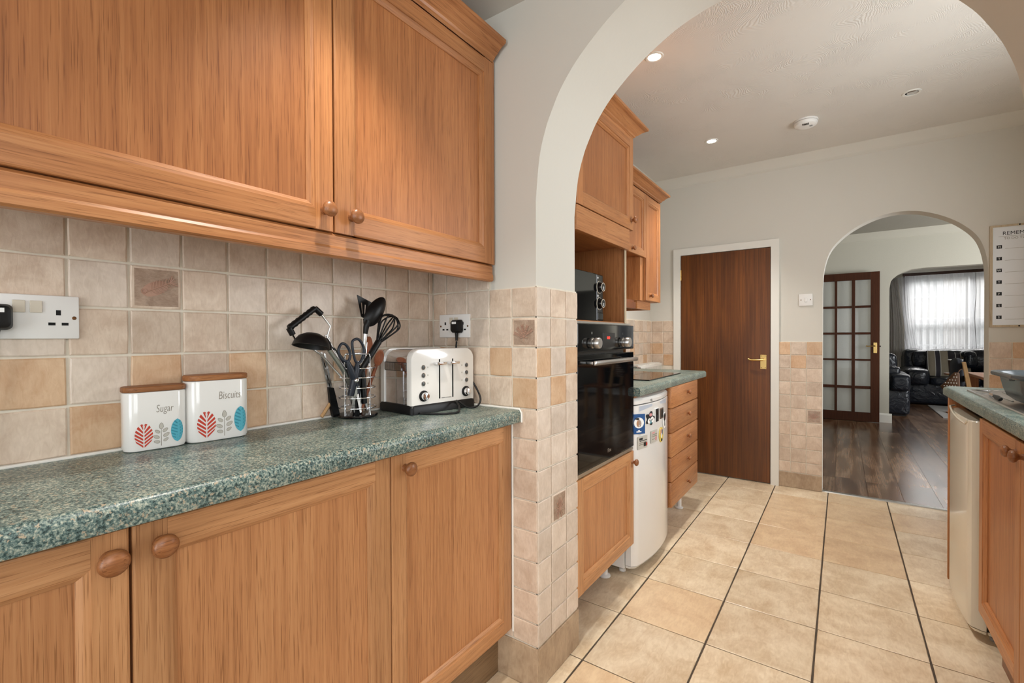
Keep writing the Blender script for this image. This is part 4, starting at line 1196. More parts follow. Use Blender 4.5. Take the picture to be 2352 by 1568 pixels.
for y, s_ in ((1.668, '0'), (1.985, ':')):
    text('knob_symbol', s_, .014, 'ink_leaf', PX((XD + .0003, y, 1.166)), t, .0002)

# microwave
XM = -.872
t = thing('microwave', 'black microwave with two dials in the oak housing niche', 'microwave', (-1.1, 1.73, 1.222))
obj('body', box(B(), -1.30, XM - .018, 1.57, 1.936, 1.2235, 1.432, .006), 'black_enamel', t, 40)
obj('door', box(B(), XM - .018, XM, 1.57, 1.868, 1.2245, 1.431, .003), 'black_glass', t)
obj('control_panel', box(B(), XM - .018, XM - .001, 1.870, 1.936, 1.2245, 1.431, .004), 'black_enamel', t)
for z in (1.374, 1.302):
    bm = lathe(B(), [(.028, 0), (.028, .002), (.0265, .0025), (.0265, .001)], (XM - .001, 1.895, z), (1, 0, 0), 28); obj('dial_ring', bm, 'plastic_cream', t, 40)
    bm = lathe(B(), [(.020, 0), (.0185, .018), (.0165, .0205), (0, .0206)], (XM - .001, 1.895, z), (1, 0, 0), 24); k_ = obj('dial', bm, 'black_enamel', t, 40)
    bm = tube(B(), [(XM + .0185, 1.895 + .018 * math.cos(q), z + .018 * math.sin(q)) for q in [2 * PI * k / 24 for k in range(24)]], .0015, 6, True); obj('dial_rim', bm, 'plastic_cream', k_, 60)
    bm = box(B(), XM + .0195, XM + .0212, 1.893, 1.897, z - .012, z + .002); obj('dial_pointer', bm, 'ink_white', k_)
for z in (1.415, 1.336): obj('panel_dot', lathe(B(), [(.0045, 0), (.0045, .0008), (0, .001)], (XM - .001, 1.882, z), (1, 0, 0), 12), 'ink_white', t)
obj('door_button', box(B(), XM - .001, XM + .002, 1.876, 1.931, 1.231, 1.262, .002), 'black_glass', t)

# worktop over freezer and drawers, hob
worktop('worktop', -1.40, -.770, 2.122, 3.425, 'green speckled worktop with glass hob beside tall oven housing')
tag(obj('hob', box(B(), -1.30, -.845, 2.47, 3.07, .9155, .9215, .002), 'black_glass'), 'black glass hob set on worktop beyond the oven', 'hob')

# freezer under worktop


def bow_appliance(name, label, cat, s, xf, y0, y1, z0, z1, mat, bulge, xback, feet, rnd=(.035, .016), cap=True):
    t = thing(name, label, cat, ((xf + xback) / 2, (y0 + y1) / 2, 0))
    xb = xf - s * .048
    obj('body', box(B(), min(xback, xb), max(xback, xb), y0, y1, .035, z1 - .004, .004), mat, t)
    n = 28

    def curve(ins, dx=0):
        fr = []
        for k in range(n + 1):
            q = k / n; y = y0 + ins + (y1 - y0 - 2 * ins) * q
            e = 1 - (2 * q - 1) ** 2; ed = min(1, min(q, 1 - q) / rnd[0]); ed = 1 - (1 - ed) ** 2; ed = ed ** .5
            fr.append((xf + s * (bulge * e - rnd[1] * (1 - ed) + dx), y))
        return [(xb + s * .004, y0 + ins)] + fr + [(xb + s * .004, y1 - ins)]
    lp = lambda z, ins=0, dx=0: [(x, y, z) for x, y in curve(ins, dx)]
    zt = z1 - .036 if cap else z1
    bm = loft(B(), [lp(z0, .004, -.005), lp(z0 + .004, 0, 0), lp(zt - .004, 0, 0), lp(zt, .002, -.004)]); dr = obj('door', bm, mat, t, 35)
    bm = loft(B(), [lp(z0 - .012, .006, -.01), lp(z0 - .0005, .002, -.002)]); obj('door_bottom_trim', bm, mat, t, 35)
    if cap:
     bm = loft(B(), [lp(zt + .006, 0, -.001), lp(z1 - .014, 0, 0), lp(z1 - .004, .002, -.008), lp(z1, .004, -.022)]); obj('top_cap', bm, mat, t, 35)
    if cap:
     bm = loft(B(), [lp(zt - .001, .004, -.018), lp(zt + .0065, .004, -.018)]); obj('grip_gap', bm, 'hole_black', t, 35)
    if feet:
        for y in (y0 + .05, y1 - .05):
            for dx in (.03,):
                obj('foot', lathe(B(), [(0, .001), (.017, .001), (.017, .012), (.008, .016), (.008, .036), (0, .036)], (xb - s * dx, y, 0), (0, 0, 1), 12), 'plastic_white' if feet == 1 else 'plastic_grey', t, 40)
    return t, dr, curve


fz, fdoor, fcurve = bow_appliance('freezer', 'white undercounter freezer with magnets on bowed door', 'freezer', 1, -.803, 2.128, 2.652, .052, .860, 'fridge_white', .034, -1.36, 1)


def on_curve(curve, y):
    pts = sorted(curve(0), key=lambda p: p[1])
    for (xa, ya), (xc, yc) in zip(pts, pts[1:]):
        if ya <= y <= yc and yc > ya: return xa + (xc - xa) * (y - ya) / (yc - ya)
    return pts[0][0]


# finger grip of the freezer door: two pale blue sloping facets
for a, c in ((2.17, 2.30), (2.41, 2.55)):
    bm = B(); m_ = 6; top, bot = [], []
    for k in range(m_ + 1):
        y = a + (c - a) * k / m_; x = on_curve(fcurve, y) + .0007
        top.append(bm.verts.new((x, y, .820))); bot.append(bm.verts.new((x, y + (.02 if a < 2.3 else -.0) * 0,   .796 + (.012 * (k / m_) if a < 2.3 else .010 * (1 - k / m_)))))
    for k in range(m_): bm.faces.new((top[k], top[k + 1], bot[k + 1], bot[k]))
    obj('finger_grip', bm, 'grip_blue', fdoor)


def magnet(label, y0, y1, z0, z1, mat, deco=None, shape='rect', name='fridge_magnet', tilt=0):
    ym = (y0 + y1) / 2; xm = on_curve(fcurve, ym)
    dx = (on_curve(fcurve, y1) - on_curve(fcurve, y0)) / (y1 - y0)
    Fm = mat4(Vector((dx, 1, 0)).normalized(), (0, 0, 1), Vector((1, -dx, 0)).normalized(), (xm + .0012, ym, (z0 + z1) / 2))
    hw, hh = (y1 - y0) / 2, (z1 - z0) / 2
    t = thing(name, label, 'magnet', Fm.translation, 'fridge magnets')
    if shape == 'rect': pts = [(-hw, -hh), (hw, -hh), (hw, hh), (-hw, hh)]
    elif shape == 'oval': pts = [(hw * math.cos(q), hh * math.sin(q)) for q in [2 * PI * k / 18 for k in range(18)]]
    elif shape == 'cluster': pts = [(hw * (.78 + .22 * math.cos(5 * q)) * math.cos(q), hh * (.78 + .22 * math.cos(5 * q)) * math.sin(q)) for q in [2 * PI * k / 40 for k in range(40)]]
    else: pts = shape(hw, hh)
    bm = prism(B(), pts, lambda u, v, h: Fm @ Vector((u, v, h)), 0, .004); obj('backing', bm, mat, t)
    for (kind, u, v, a, b2, mt) in deco or []:
        if kind == 'e': pp = [(u * hw + a * hw * math.cos(q), v * hh + b2 * hh * math.sin(q)) for q in [2 * PI * k / 14 for k in range(14)]]
        else: pp = [(u * hw - a * hw, v * hh - b2 * hh), (u * hw + a * hw, v * hh - b2 * hh), (u * hw + a * hw, v * hh + b2 * hh), (u * hw - a * hw, v * hh + b2 * hh)]
        bm = prism(B(), pp, lambda x, y, h: Fm @ Vector((x, y, h)), .0041, .0052); obj('printed_patch', bm, MATS[mt], t)
    return t


magnet('blue rectangular fridge magnet with white oval picture', 2.118, 2.194, .690, .785, 'ink_blue', [('e', .1, .12, .72, .55, 'ink_white'), ('e', .1, .05, .36, .38, 'ink_orange'), ('e', -.12, .52, .3, .12, 'ink_black'), ('b', .1, -.78, .35, .05, 'ink_white'), ('b', .1, -.66, .12, .05, 'ink_white')])
magnet('black and white magnet cluster with a blue spot', 2.222, 2.318, .714, .786, 'ink_black', [('e', -.3, -.3, .38, .36, 'ink_white'), ('e', .35, -.2, .36, .4, 'ink_white'), ('e', .0, -.42, .22, .3, 'ink_teal'), ('e', .0, .5, .3, .22, 'ink_pink'), ('e', .3, -.2, .12, .14, 'ink_black'), ('e', -.3, -.2, .1, .12, 'ink_orange')], 'cluster')
magnet('narrow dark photo magnet beside the magnet cluster', 2.322, 2.372, .722, .790, 'ink_white', [('b', .1, 0, .82, .96, 'ink_black'), ('b', .2, .35, .4, .3, 'bronze')])
magnet('small dark brown square magnet near the drawers', 2.404, 2.456, .728, .782, 'pot_brown', [('b', .1, 0, .72, .78, 'ink_black'), ('e', .1, 0, .3, .4, 'bronze')])
magnet('black and white figure magnet with red spot', 2.448, 2.518, .668, .752, 'ink_white', [('e', .05, .42, .66, .5, 'ink_black'), ('e', .25, .3, .22, .26, 'ink_red'), ('b', .05, -.35, .16, .35, 'ink_black')], 'oval')
magnet('cream magnet with printed lines, lowest on the freezer', 2.150, 2.236, .614, .674, 'ink_leaf', [('b', -.4, .62, .35, .16, 'ink_black'), ('b', .1, .3, .75, .05, 'ink_black'), ('b', 0, .0, .7, .05, 'ink_grey'), ('b', -.3, -.3, .45, .05, 'ink_grey'), ('b', .45, -.38, .26, .3, 'ink_black'), ('e', .8, -.4, .15, .3, 'ink_red')])
magnet('pinkish magnet with printed lines above the cream one', 2.274, 2.352, .624, .684, 'ink_leaf', [('b', -.3, .66, .4, .12, 'ink_pink'), ('b', .1, .35, .75, .05, 'ink_grey'), ('b', 0, .05, .75, .05, 'ink_grey'), ('b', -.3, -.4, .4, .05, 'ink_grey'), ('e', .5, -.4, .26, .36, 'ink_pink')])
magnet('oval striped yellow and pink magnet near the drawers', 2.386, 2.452, .606, .684, 'ink_yellow', [('b', -.35, .45, .2, .35, 'ink_pink'), ('b', .35, .3, .2, .34, 'ink_blue'), ('b', 0, -.1, .25, .3, 'ink_white'), ('e', .1, -.7, .34, .2, 'ink_black')], 'oval')
xm_ = on_curve(fcurve, 2.29) + .0004
for q in (0, 1): obj('logo_mark', prism(B(), [(2.279 + q * .012, .845), (2.284 + q * .012, .845), (2.290 + q * .012, .833), (2.285 + q * .012, .833)], lambda u, v, h: (xm_ + h, u, v), 0, .0006), 'ink_black', fz)

# drawer unit
XDR = -.785
t = thing('drawer_unit', 'oak drawer unit of five drawers beneath the hob worktop', 'drawers', (-1.08, 2.95, 0))
obj('carcass', box(B(), -1.36, XDR - .0215, 2.672, 3.235, .175, .869), 'oak_z', t)
obj('front_rail', box(B(), XDR - .04, XDR - .022, 2.14, 2.66, .8625, .8715), 'oak_y', t)
zs = [(.180, .322), (.326, .462), (.466, .602), (.606, .742), (.746, .868)]
for a, c in zs:
    d = obj('drawer', box(B(), XDR - .0205, XDR, 2.664, 3.248, a, c, .004), 'oak_y', t, 40)
    knob(d, (XDR, 2.99, (a + c) / 2 + .004), 1, 'knobwood', .78)
for y in (2.73, 3.19):
    obj('leg', lathe(B(), [(0, .002), (.026, .002), (.026, .008), (.015, .014), (.015, .175), (0, .175)], (-.89, y, 0), (0, 0, 1), 12), 'plastic_white', t, 40)
tag(obj('worktop_support', box(B(), -1.36, XDR - .03, 2.6625, 2.671, .03, .869), 'oakd_z'), 'dark oak filler strip between the freezer and drawers', 'panel')

# radiator on the left wall beyond the worktop
t = thing('radiator', 'white panel radiator with top grille beyond the hob worktop', 'radiator', (-1.35, 3.78, .2))
bm = box(B(), -1.305, -1.285, 3.55, 4.085, .2, .925, .005); obj('front_panel', bm, 'gloss_white', t, 40)
obj('back_panel', box(B(), -1.385, -1.37, 3.55, 4.085, .2, .925, .004), 'gloss_white', t, 40)
bm = B()
for k in range(22):
    y = 3.565 + k * .0235; box(bm, -1.372, -1.303, y, y + .012, .918, .930)
box(bm, -1.372, -1.303, 3.55, 3.562, .915, .932); obj('top_grille', bm, 'gloss_white', t)
bm = B()
for k in range(22):
    y = 3.66 + k * .0185; box(bm, -1.2852, -1.2835, y, y + .006, .87, .905)
obj('front_slots', bm, 'ink_leaf', t)
bm = cyl(B(), (-1.30, 3.552, .906), (-1.30, 3.50, .906), .016, 16); cyl(bm, (-1.30, 3.50, .906), (-1.30, 3.47, .906), .022, 16); obj('valve', bm, 'chrome', t, 40)
obj('bracket', box(B(), -1.3955, -1.384, 3.6, 3.65, .3, .8), 'gloss_white', t)

# wall cabinets over the hob
XU = -1.08
t = thing('wall_cabinet', 'short oak wall cabinet with open hood space over the hob', 'cabinet', (-1.24, 2.75, 1.34))
obj('carcass', box(B(), -1.402, XU - .0215, 2.40, 3.085, 1.70, 2.165), 'oak_z', t)
obj('back_panel', box(B(), -1.402, -1.394, 2.40, 3.03, 1.40, 1.70), 'oak_z', t)
obj('hood_side', box(B(), -1.394, XU - .022, 2.40, 2.418, 1.40, 1.70), 'oak_z', t)
obj('hood_base', box(B(), -1.394, XU - .06, 2.40, 3.03, 1.388, 1.402), 'oakd_z', t)
f_ = fx(XU - .020, 1)
panel_door(t, f_, 2.42, 3.094, 1.688, 2.118, .058, .020, 'oak', (2.83 + .0, 1.715), 1, k=.85)
obj('pelmet', box(B(), XU - .062, XU - .045, 2.40, 3.02, 1.342, 1.388, .003), 'oakd_z', t)
t = thing('wall_cabinet', 'tall narrow oak wall cabinet nearest the mahogany door', 'cabinet', (-1.24, 3.25, 1.34))
obj('carcass', box(B(), -1.402, XU - .0215, 3.088, 3.385, 1.40, 2.165), 'oak_z', t)
obj('side_panel', box(B(), -1.394, XU - .022, 3.035, 3.0875, 1.40, 1.70), 'oak_z', t)
panel_door(t, f_, 3.097, 3.398, 1.402, 2.118, .058, .020, 'oak', (3.165, 1.437), 1, k=.85)
obj('pelmet', prism(B(), [(1.345, 0), (1.345, .25), (1.40, .25), (1.40, 0)], lambda v, a, h: (XU - .065 + h, 3.04 + a, v), 0, .022), 'oak_y', t)
obj('pelmet_return', box(B(), -1.39, XU - .043, 3.285, 3.305, 1.345, 1.40, .004), 'oak_y', t)
t = thing('crown_moulding', 'oak crown moulding running along top of hob wall cabinets', 'moulding', (-1.1, 2.9, 2.12))
obj('moulding', sweep(B(), [(o_ * 1.0, z_ * 1.2) for o_, z_ in CROWN], [(XU - .003, 2.20), (XU - .003, 3.40), (-1.398, 3.40)], 2.1265), 'oak_y', t, 25)

# light switch, downlights, smoke alarm, whiteboard
t = thing('light_switch', 'white light switch on the wall right of mahogany door', 'switch', (-.22, 4.11, 1.425))
obj('faceplate', box(B(), -.2635, -.1755, 4.1095, 4.1195, 1.382, 1.470, .003), 'plastic_white', t, 40)
obj('rocker', box(B(), -.229, -.209, 4.105, 4.110, 1.410, 1.442, .002), 'plastic_white', t, 40)
for x in (-.2495, -.1895): obj('screw_head', lathe(B(), [(.0035, 0), (.003, .0012), (0, .0014)], (x, 4.1095, 1.426), (0, -1, 0), 10), 'bronze', t)


def downlight(x, y, label, on, zc=CEIL_K):
    t = thing('downlight', label, 'downlight', (x, y, zc), 'ceiling downlights')
    bm = lathe(B(), [(.029, -.001), (.031, -.004), (.041, -.004), (.043, -.001), (.043, 0.0005), (.029, 0.0005)], (x, y, zc), (0, 0, 1), 30); obj('trim_ring', bm, 'gloss_white', t, 40)
    if on:
        bm = lathe(B(), [(0, -.0025), (.029, -.0015), (.029, .0004), (0, .0004)], (x, y, zc), (0, 0, 1), 26); obj('bulb', bm, 'lamp_on', t, 40)
    else:
        bm = lathe(B(), [(0, -.0004), (.0295, -.0006), (.0295, .0004), (0, .0004)], (x, y, zc), (0, 0, 1), 26); obj('recess', bm, 'hole_black', t, 40)
        bm = lathe(B(), [(0, -.0022), (.020, -.0016), (.024, -.0006), (0, -.0006)], (x + .003, y + .003, zc), (0, 0, 1), 24); obj('bulb', bm, 'chrome', t, 40)


downlight(-.739, 2.235, 'lit round ceiling downlight nearest the tiled archway', True)
downlight(-.735, 3.425, 'lit round ceiling downlight in front of hob wall cabinets', True)
downlight(.315, 3.40, 'unlit round ceiling downlight right of smoke alarm', False)
t = thing('smoke_alarm', 'round white smoke alarm on the kitchen ceiling', 'smoke alarm', (-.188, 3.49, CEIL_K))
SX, SY = -.186, 3.455
bm = lathe(B(), [(0, 0), (.066, 0), (.067, -.006), (.066, -.009), (0, -.009)], (SX, SY, CEIL_K), (0, 0, 1), 32); obj('base_plate', bm, 'plastic_white', t, 40)
bm = lathe(B(), [(.062, -.010), (.064, -.014), (.060, -.030), (.050, -.037), (.030, -.040), (0, -.0405)], (SX, SY, CEIL_K), (0, 0, 1), 32); obj('cover', bm, 'plastic_white', t, 40)
bm = B()
for k in range(5): box(bm, SX - .012 + k * .007 - .002, SX - .012 + k * .007 + .002, SY - .052, SY - .036, CEIL_K - .0405, CEIL_K - .032)
obj('sounder_slots', bm, 'hole_black', t)
obj('test_button', lathe(B(), [(.010, 0), (.009, -.002), (0, -.0024)], (SX + .028, SY - .01, CEIL_K - .0395), (0, 0, 1), 14), 'plastic_grey', t, 40)

t = thing('whiteboard', 'wood-framed white weekly planner board beside the far arch', 'board', (.89, 4.11, 1.2))
WX0, WX1, WZ0, WZ1 = .757, 1.012, 1.207, 1.838
bm = B(); fw_ = .012
for pts in ([(WX0, WZ0), (WX1, WZ0), (WX1 - fw_, WZ0 + fw_), (WX0 + fw_, WZ0 + fw_)], [(WX0, WZ1), (WX0 + fw_, WZ1 - fw_), (WX1 - fw_, WZ1 - fw_), (WX1, WZ1)], [(WX0, WZ0), (WX0 + fw_, WZ0 + fw_), (WX0 + fw_, WZ1 - fw_), (WX0, WZ1)], [(WX1, WZ0), (WX1, WZ1), (WX1 - fw_, WZ1 - fw_), (WX1 - fw_, WZ0 + fw_)]):
    prism(bm, pts, F, 4.104, 4.1195)
obj('frame', bm, 'framewood', t)
obj('board_face', box(B(), WX0 + .010, WX1 - .010, 4.109, 4.113, WZ0 + .010, WZ1 - .010), 'board_white', t)
text('heading', 'REMEMBER', .031, 'ink_black', MY((.8845, 4.1088, 1.775)), t, .0002, 0, .98)
obj('heading_rule', box(B(), .795, .975, 4.1084, 4.109, 1.766, 1.7675), 'ink_grey', t)
text('subheading', 'TO DO TODAY', .020, 'ink_grey', MY((.8845, 4.1088, 1.747)), t, .0002, 0, .95)
for k, d_ in enumerate('MTWTFSS'):
    z = 1.703 - k * .0727
    obj('day_label', box(B(), .786, .810, 4.1082, 4.109, z - .010, z + .011), 'ink_black', t)
    text('day_letter', d_, .017, 'ink_white', MY((.798, 4.1081, z - .0058)), t, .0002)
    obj('writing_line', box(B(), .823, .985, 4.1084, 4.109, z - .0125, z - .0113), 'ink_grey', t)
for z in (WZ1 - .006, WZ0 + .006): obj('fixing_screw', lathe(B(), [(.0045, 0), (.003, .002), (0, .0022)], (.8845, 4.104, z), (0, -1, 0), 10), 'hole_black', t)

# ================================================================== RIGHT RUN
XR = .40
bm = B(); z1, tk = .915, .042
# worktop with clipped corner
pl_ = [(.394, 1.56), (1.098, 1.56), (1.098, 3.012), (.408, 3.012), (.394, 2.985)]
lpz = lambda ins, z: [(x + (ins if x < .5 else 0), y + (-ins if y > 2.9 else 0), z) for x, y in pl_]
loft(bm, [lpz(.004, z1 - tk), lpz(0, z1 - tk + .005), lpz(0, z1 - .016), lpz(.0015, z1 - .009), lpz(.0055, z1 - .003), lpz(.014, z1)])
tag(obj('worktop', bm, 'granite', None, 35), 'green speckled worktop with steel sink on the right', 'worktop')
tag(obj('end_panel', box(B(), .4005, 1.095, 2.885, 2.905, .037, .872, .001), 'oak_z'), 'oak end panel beside the cream fridge', 'panel')
fr_, rdoor, rcurve = bow_appliance('fridge', 'cream undercounter fridge with bowed door beneath right worktop', 'fridge', -1, .400, 2.425, 2.862, .046, .832, 'fridge_cream', .010, 1.0, 2, (.09, .030), False)
# scooped finger lip on the fridge door
bm = B(); pts = []
for k in range(15):
    q = k / 14; y = 2.852 - q * .385; x = on_curve(rcurve, y) + .001; pts.append((x - .004 * math.sin(q * PI), y, .842 - .030 * math.sin(q * PI * .5) ** 1.6 + (0 if q < .93 else (q - .93) * .22)))
tube(bm, pts, .0042, 8); obj('handle_lip', bm, 'fridge_cream', rdoor, 60)
obj('gasket_gap_shade', box(B(), .4455, .56, 2.4225, 2.864, .05, .830), 'plastic_black', fr_)  # gasket deepened in black, standing in for the shade in the cabinet gap
obj('top_board', box(B(), .47, .98, 2.43, 2.858, .8325, .838, .002), 'fridge_cream', fr_)
t = thing('base_cabinet', 'oak base cabinet with paired knobs beneath the sink', 'cabinet', (.72, 1.84, 0))
obj('carcass', box(B(), XR + .0215, 1.05, 1.57, 2.303, .15, .868), 'oak_z', t)
f_ = fx(XR + .020, -1)
panel_door(t, f_, 1.838, 2.302, .176, .862, .060, .020, 'oak', (1.872, .829), -1, k=.95)
panel_door(t, f_, 1.575, 1.834, .176, .862, .060, .020, 'oak', (1.800, .829), -1, k=.95)
obj('plinth', box(B(), XR + .06, XR + .078, 1.57, 2.30, .002, .15), 'oakd_z', t)
# sink
t = thing('sink', 'stainless steel sink and drainer set in right worktop', 'sink', (.7, 2.3, .915))
SXA, SXB, SYA, SYB = .445, .93, 1.70, 2.815
bm = B(); h = .9155
ring = lambda ins, z: [(x, y, z) for x, y in rrect(SXA + ins, SXB - ins, SYA + ins, SYB - ins, .03 - min(ins, .02), 5)]
loft(bm, [ring(0, h), ring(.002, h + .004), ring(.010, h + .005), ring(.016, h + .0015), ring(.02, h + .001)], True, True)
obj('drainer', bm, 'steel', t, 40)
bm = B()
for k in range(9):
    x = .50 + k * .046; box(bm, x, x + .006, 2.40, 2.76, h + .001, h + .004, .001)
obj('drainer_ribs', bm, 'steel', t)
# washing-up bowl
t = thing('washing_up_bowl', 'grey plastic washing-up bowl standing on the sink drainer', 'bowl', (.62, 2.27, .921))
BX0, BX1, BY0, BY1 = .446, .76, 2.10, 2.46
rg = lambda ins, z, r=.06: [(x, y, z) for x, y in rrect(BX0 + ins, BX1 - ins, BY0 + ins, BY1 - ins, r, 7)]
zb = .9205
bm = loft(B(), [rg(.080, zb, .035), rg(.056, zb + .005, .04), rg(.037, zb + .022, .045), rg(.028, zb + .050, .05), rg(.022, zb + .086, .05), rg(.018, zb + .090, .05), rg(.003, zb + .092, .06), rg(0, zb + .097, .06), rg(.001, zb + .105, .06), rg(.006, zb + .108, .06), rg(.021, zb + .104, .05), rg(.026, zb + .094, .05), rg(.040, zb + .026, .04), rg(.060, zb + .010, .036), rg(.082, zb + .006, .03)])
plain('bowl_grey', srgb(76, 82, 86), 0.25)
obj('bowl_shell', bm, 'bowl_grey', t, 40)
bm = box(B(), BX0 + .006, BX0 + .02, BY0 + .10, BY1 - .16, zb + .084, zb + .094, .002); obj('grip', bm, 'bowl_grey', t)
# cutlery on the drainer


def knife(label, p0, p1, p2):
    t = thing('table_knife', label, 'cutlery', p1)
    p0, p1, p2 = map(Vector, (p0, p1, p2)); d = (p1 - p0).normalized(); s = Vector((d.y, -d.x, 0))
    bm = prism(B(), [(-.006, 0), (.006, 0), (.008, (p1 - p0).length * .5), (.004, (p1 - p0).length)], lambda u, v, h: p0 + s * u + d * v + Vector((0, 0, h)), 0, .0025); obj('blade', bm, 'chrome', t)
    obj('handle', tube(B(), [p1 + Vector((0, 0, .004)), (p1 + p2) / 2 + Vector((0, 0, .005)), p2 + Vector((0, 0, .004))], .008, 10, rs=[.006, .0085, .0075], flat=.6), 'plastic_black', t, 50)


knife('black handled knife lying along the sink rim', (.488, 2.63, .9215), (.474, 2.50, .9215), (.452 + .012, 2.36, .9215))
t = thing('spoon', 'steel spoon lying across the drainer behind the knife', 'cutlery', (.53, 2.73, .92))
bm = lathe(B(), [(0, .002), (.012, .0025), (.019, .006), (.0205, .0075), (.018, .0065), (.011, .0035), (0, .003)], (.482, 2.715, .9205), (0, 0, 1), 20, 1.5, 1.0, (1, .1, 0)); obj('bowl', bm, 'chrome', t, 50)
obj('handle', tube(B(), [(.508, 2.718, .926), (.55, 2.722, .9275), (.66, 2.73, .9245)], .0035, 8, rs=[.003, .0028, .005], flat=.5), 'chrome', t, 50)

# ================================================================== DINING ROOM
t = thing('dining_chair', 'wooden dining chair with dark jacket over its back', 'chair', (1.02, 6.15, 0))
CH = Matrix.Translation((1.19, 6.2, 0)) @ Matrix.Rotation(math.radians(-90), 4, 'Z')
def ch(bm): bm.transform(CH); return bm
for x in (-.19, .19):
    obj('leg', ch(loft(B(), [[(x - .018, -.215, .004), (x + .018, -.215, .004), (x + .018, -.185, .004), (x - .018, -.185, .004)], [(x - .02, -.20, .45), (x + .02, -.20, .45), (x + .02, -.165, .45), (x - .02, -.165, .45)], [(x - .018, -.265, .905), (x + .018, -.265, .905), (x + .018, -.24, .905), (x - .018, -.24, .905)]])), 'palewood', t)
    obj('leg', ch(box(B(), x - .018, x + .018, .165, .20, .004, .44, .003)), 'palewood', t)
obj('seat', ch(box(B(), -.215, .215, -.205, .215, .44, .468, .006)), 'chairwood', t)
for z in (.60, .72, .84): obj('back_slat', ch(prism(B(), [(-.19, 0), (.19, 0), (.19, .055), (-.19, .055)], lambda u, v, h: (u, -.20 - (z - .45) * .13 + h, z + v), 0, .014)), 'palewood', t)
# jacket
def soft(name, mat, loops, parent=None, sm=60, sub=2):
    bm = loft(B(), loops); o = obj(name, bm, mat, parent, 180)
    md = o.modifiers.new('round', 'SUBSURF'); md.levels = sub; md.render_levels = sub
    return o


def blob_loops(cx, cy, z0, z1, hx, hy, prof, n=10, rot=0, jx=0.0, seed=1):
    r = random.Random(seed); out = []
    for q, s in prof:
        z = z0 + (z1 - z0) * q; l = []
        for k in range(n):
            a = 2 * PI * k / n; ca, sa = math.cos(a), math.sin(a)
            e = (abs(ca) ** 4 + abs(sa) ** 4) ** -.25
            x, y = hx * s * ca * e * (1 + r.uniform(-jx, jx)), hy * s * sa * e * (1 + r.uniform(-jx, jx))
            l.append((cx + x * math.cos(rot) - y * math.sin(rot), cy + x * math.sin(rot) + y * math.cos(rot), z))
        out.append(l)
    return out


j_ = soft('jacket', 'coat_navy', [[CH @ Vector(p) for p in l] for l in blob_loops(-.02, -.268, .62, .935, .17, .05, [(0, .6), (.08, .95), (.4, 1.0), (.75, .95), (.92, .8), (1, .35)], 12, 0, .12, 4)])
tag(j_, 'dark navy jacket draped over the dining chair back', 'jacket')
bm = B()
pd = thing('dotted_cloth', 'brown cloth with white polka dots hanging by the dining chair', 'cloth', (.84, 5.98, .6))
pts = [(.766, .672), (.80, .712), (.845, .785), (.868, .812), (.90, .80), (.905, .66), (.88, .60), (.80, .625)]
loops = []
for h, s in ((-.016, .9), (-.008, 1), (.008, 1), (.016, .9)):
    c_ = (.845, .70); loops.append([(c_[0] + (u - c_[0]) * s, 5.96 + h, c_[1] + (v - c_[1]) * s) for u, v in pts])
o = obj('cover', loft(B(), loops), 'dot_brown', pd, 60)
obj('hanging_loop', tube(B(), [(.885, 5.962, .795), (.905, 5.98, .83), (.925, 6.0, .84)], .004, 6), 'dot_brown', pd, 60)
for i in range(7):
    for k in range(7):
        u, v = .775 + i * .019 + (k % 2) * .009, .625 + k * .028
        if (v - .672) < (u - .766) * 1.35 - .012 and u < .885 and v > .672 - (u - .766) * 1.38 + .012 and v > .615: obj('dot', lathe(B(), [(.0048, 0), (.0048, .002), (0, .0025)], (u, 5.9445, v), (0, -1, 0), 8), 'ink_white', pd)
t = thing('dining_table', 'wooden dining table right of the chair with the jacket', 'table', (1.75, 6.6, 0))
obj('table_top', box(B(), 1.13, 2.35, 6.02, 7.2, .715, .745, .006), 'chairwood', t)
for x in (1.19, 2.29):
    for y in (6.1, 7.12): obj('leg', box(B(), x - .035, x + .035, y - .035, y + .035, .002, .715, .004), 'chairwood', t)
t = thing('side_table', 'small round side table carrying the brown pot', 'table', (1.36, 9.3, 0))
obj('table_top', lathe(B(), [(0, .58), (.12, .58), (.125, .59), (.12, .60), (0, .60)], (1.36, 9.3, 0), (0, 0, 1), 24), 'chairwood', t, 40)
obj('pedestal', lathe(B(), [(0, .013), (.10, .013), (.10, .03), (.03, .05), (.022, .3), (.03, .58), (0, .58)], (1.36, 9.3, 0), (0, 0, 1), 18), 'chairwood', t, 40)
t = thing('pot', 'brown pot with white rim behind the draped jacket', 'pot', (1.36, 9.3, .6))
PZ = .6015
bm = lathe(B(), [(0, .001), (.062, .001), (.066, .006), (.080, .195), (.077, .196), (.062, .012), (0, .012)], (1.36, 9.3, PZ), (0, 0, 1), 24); obj('pot_body', bm, 'pot_brown', t, 40)
bm = lathe(B(), [(.079, .186), (.085, .188), (.086, .202), (.079, .203)], (1.36, 9.3, PZ), (0, 0, 1), 24); obj('rim', bm, 'ink_white', t, 40)

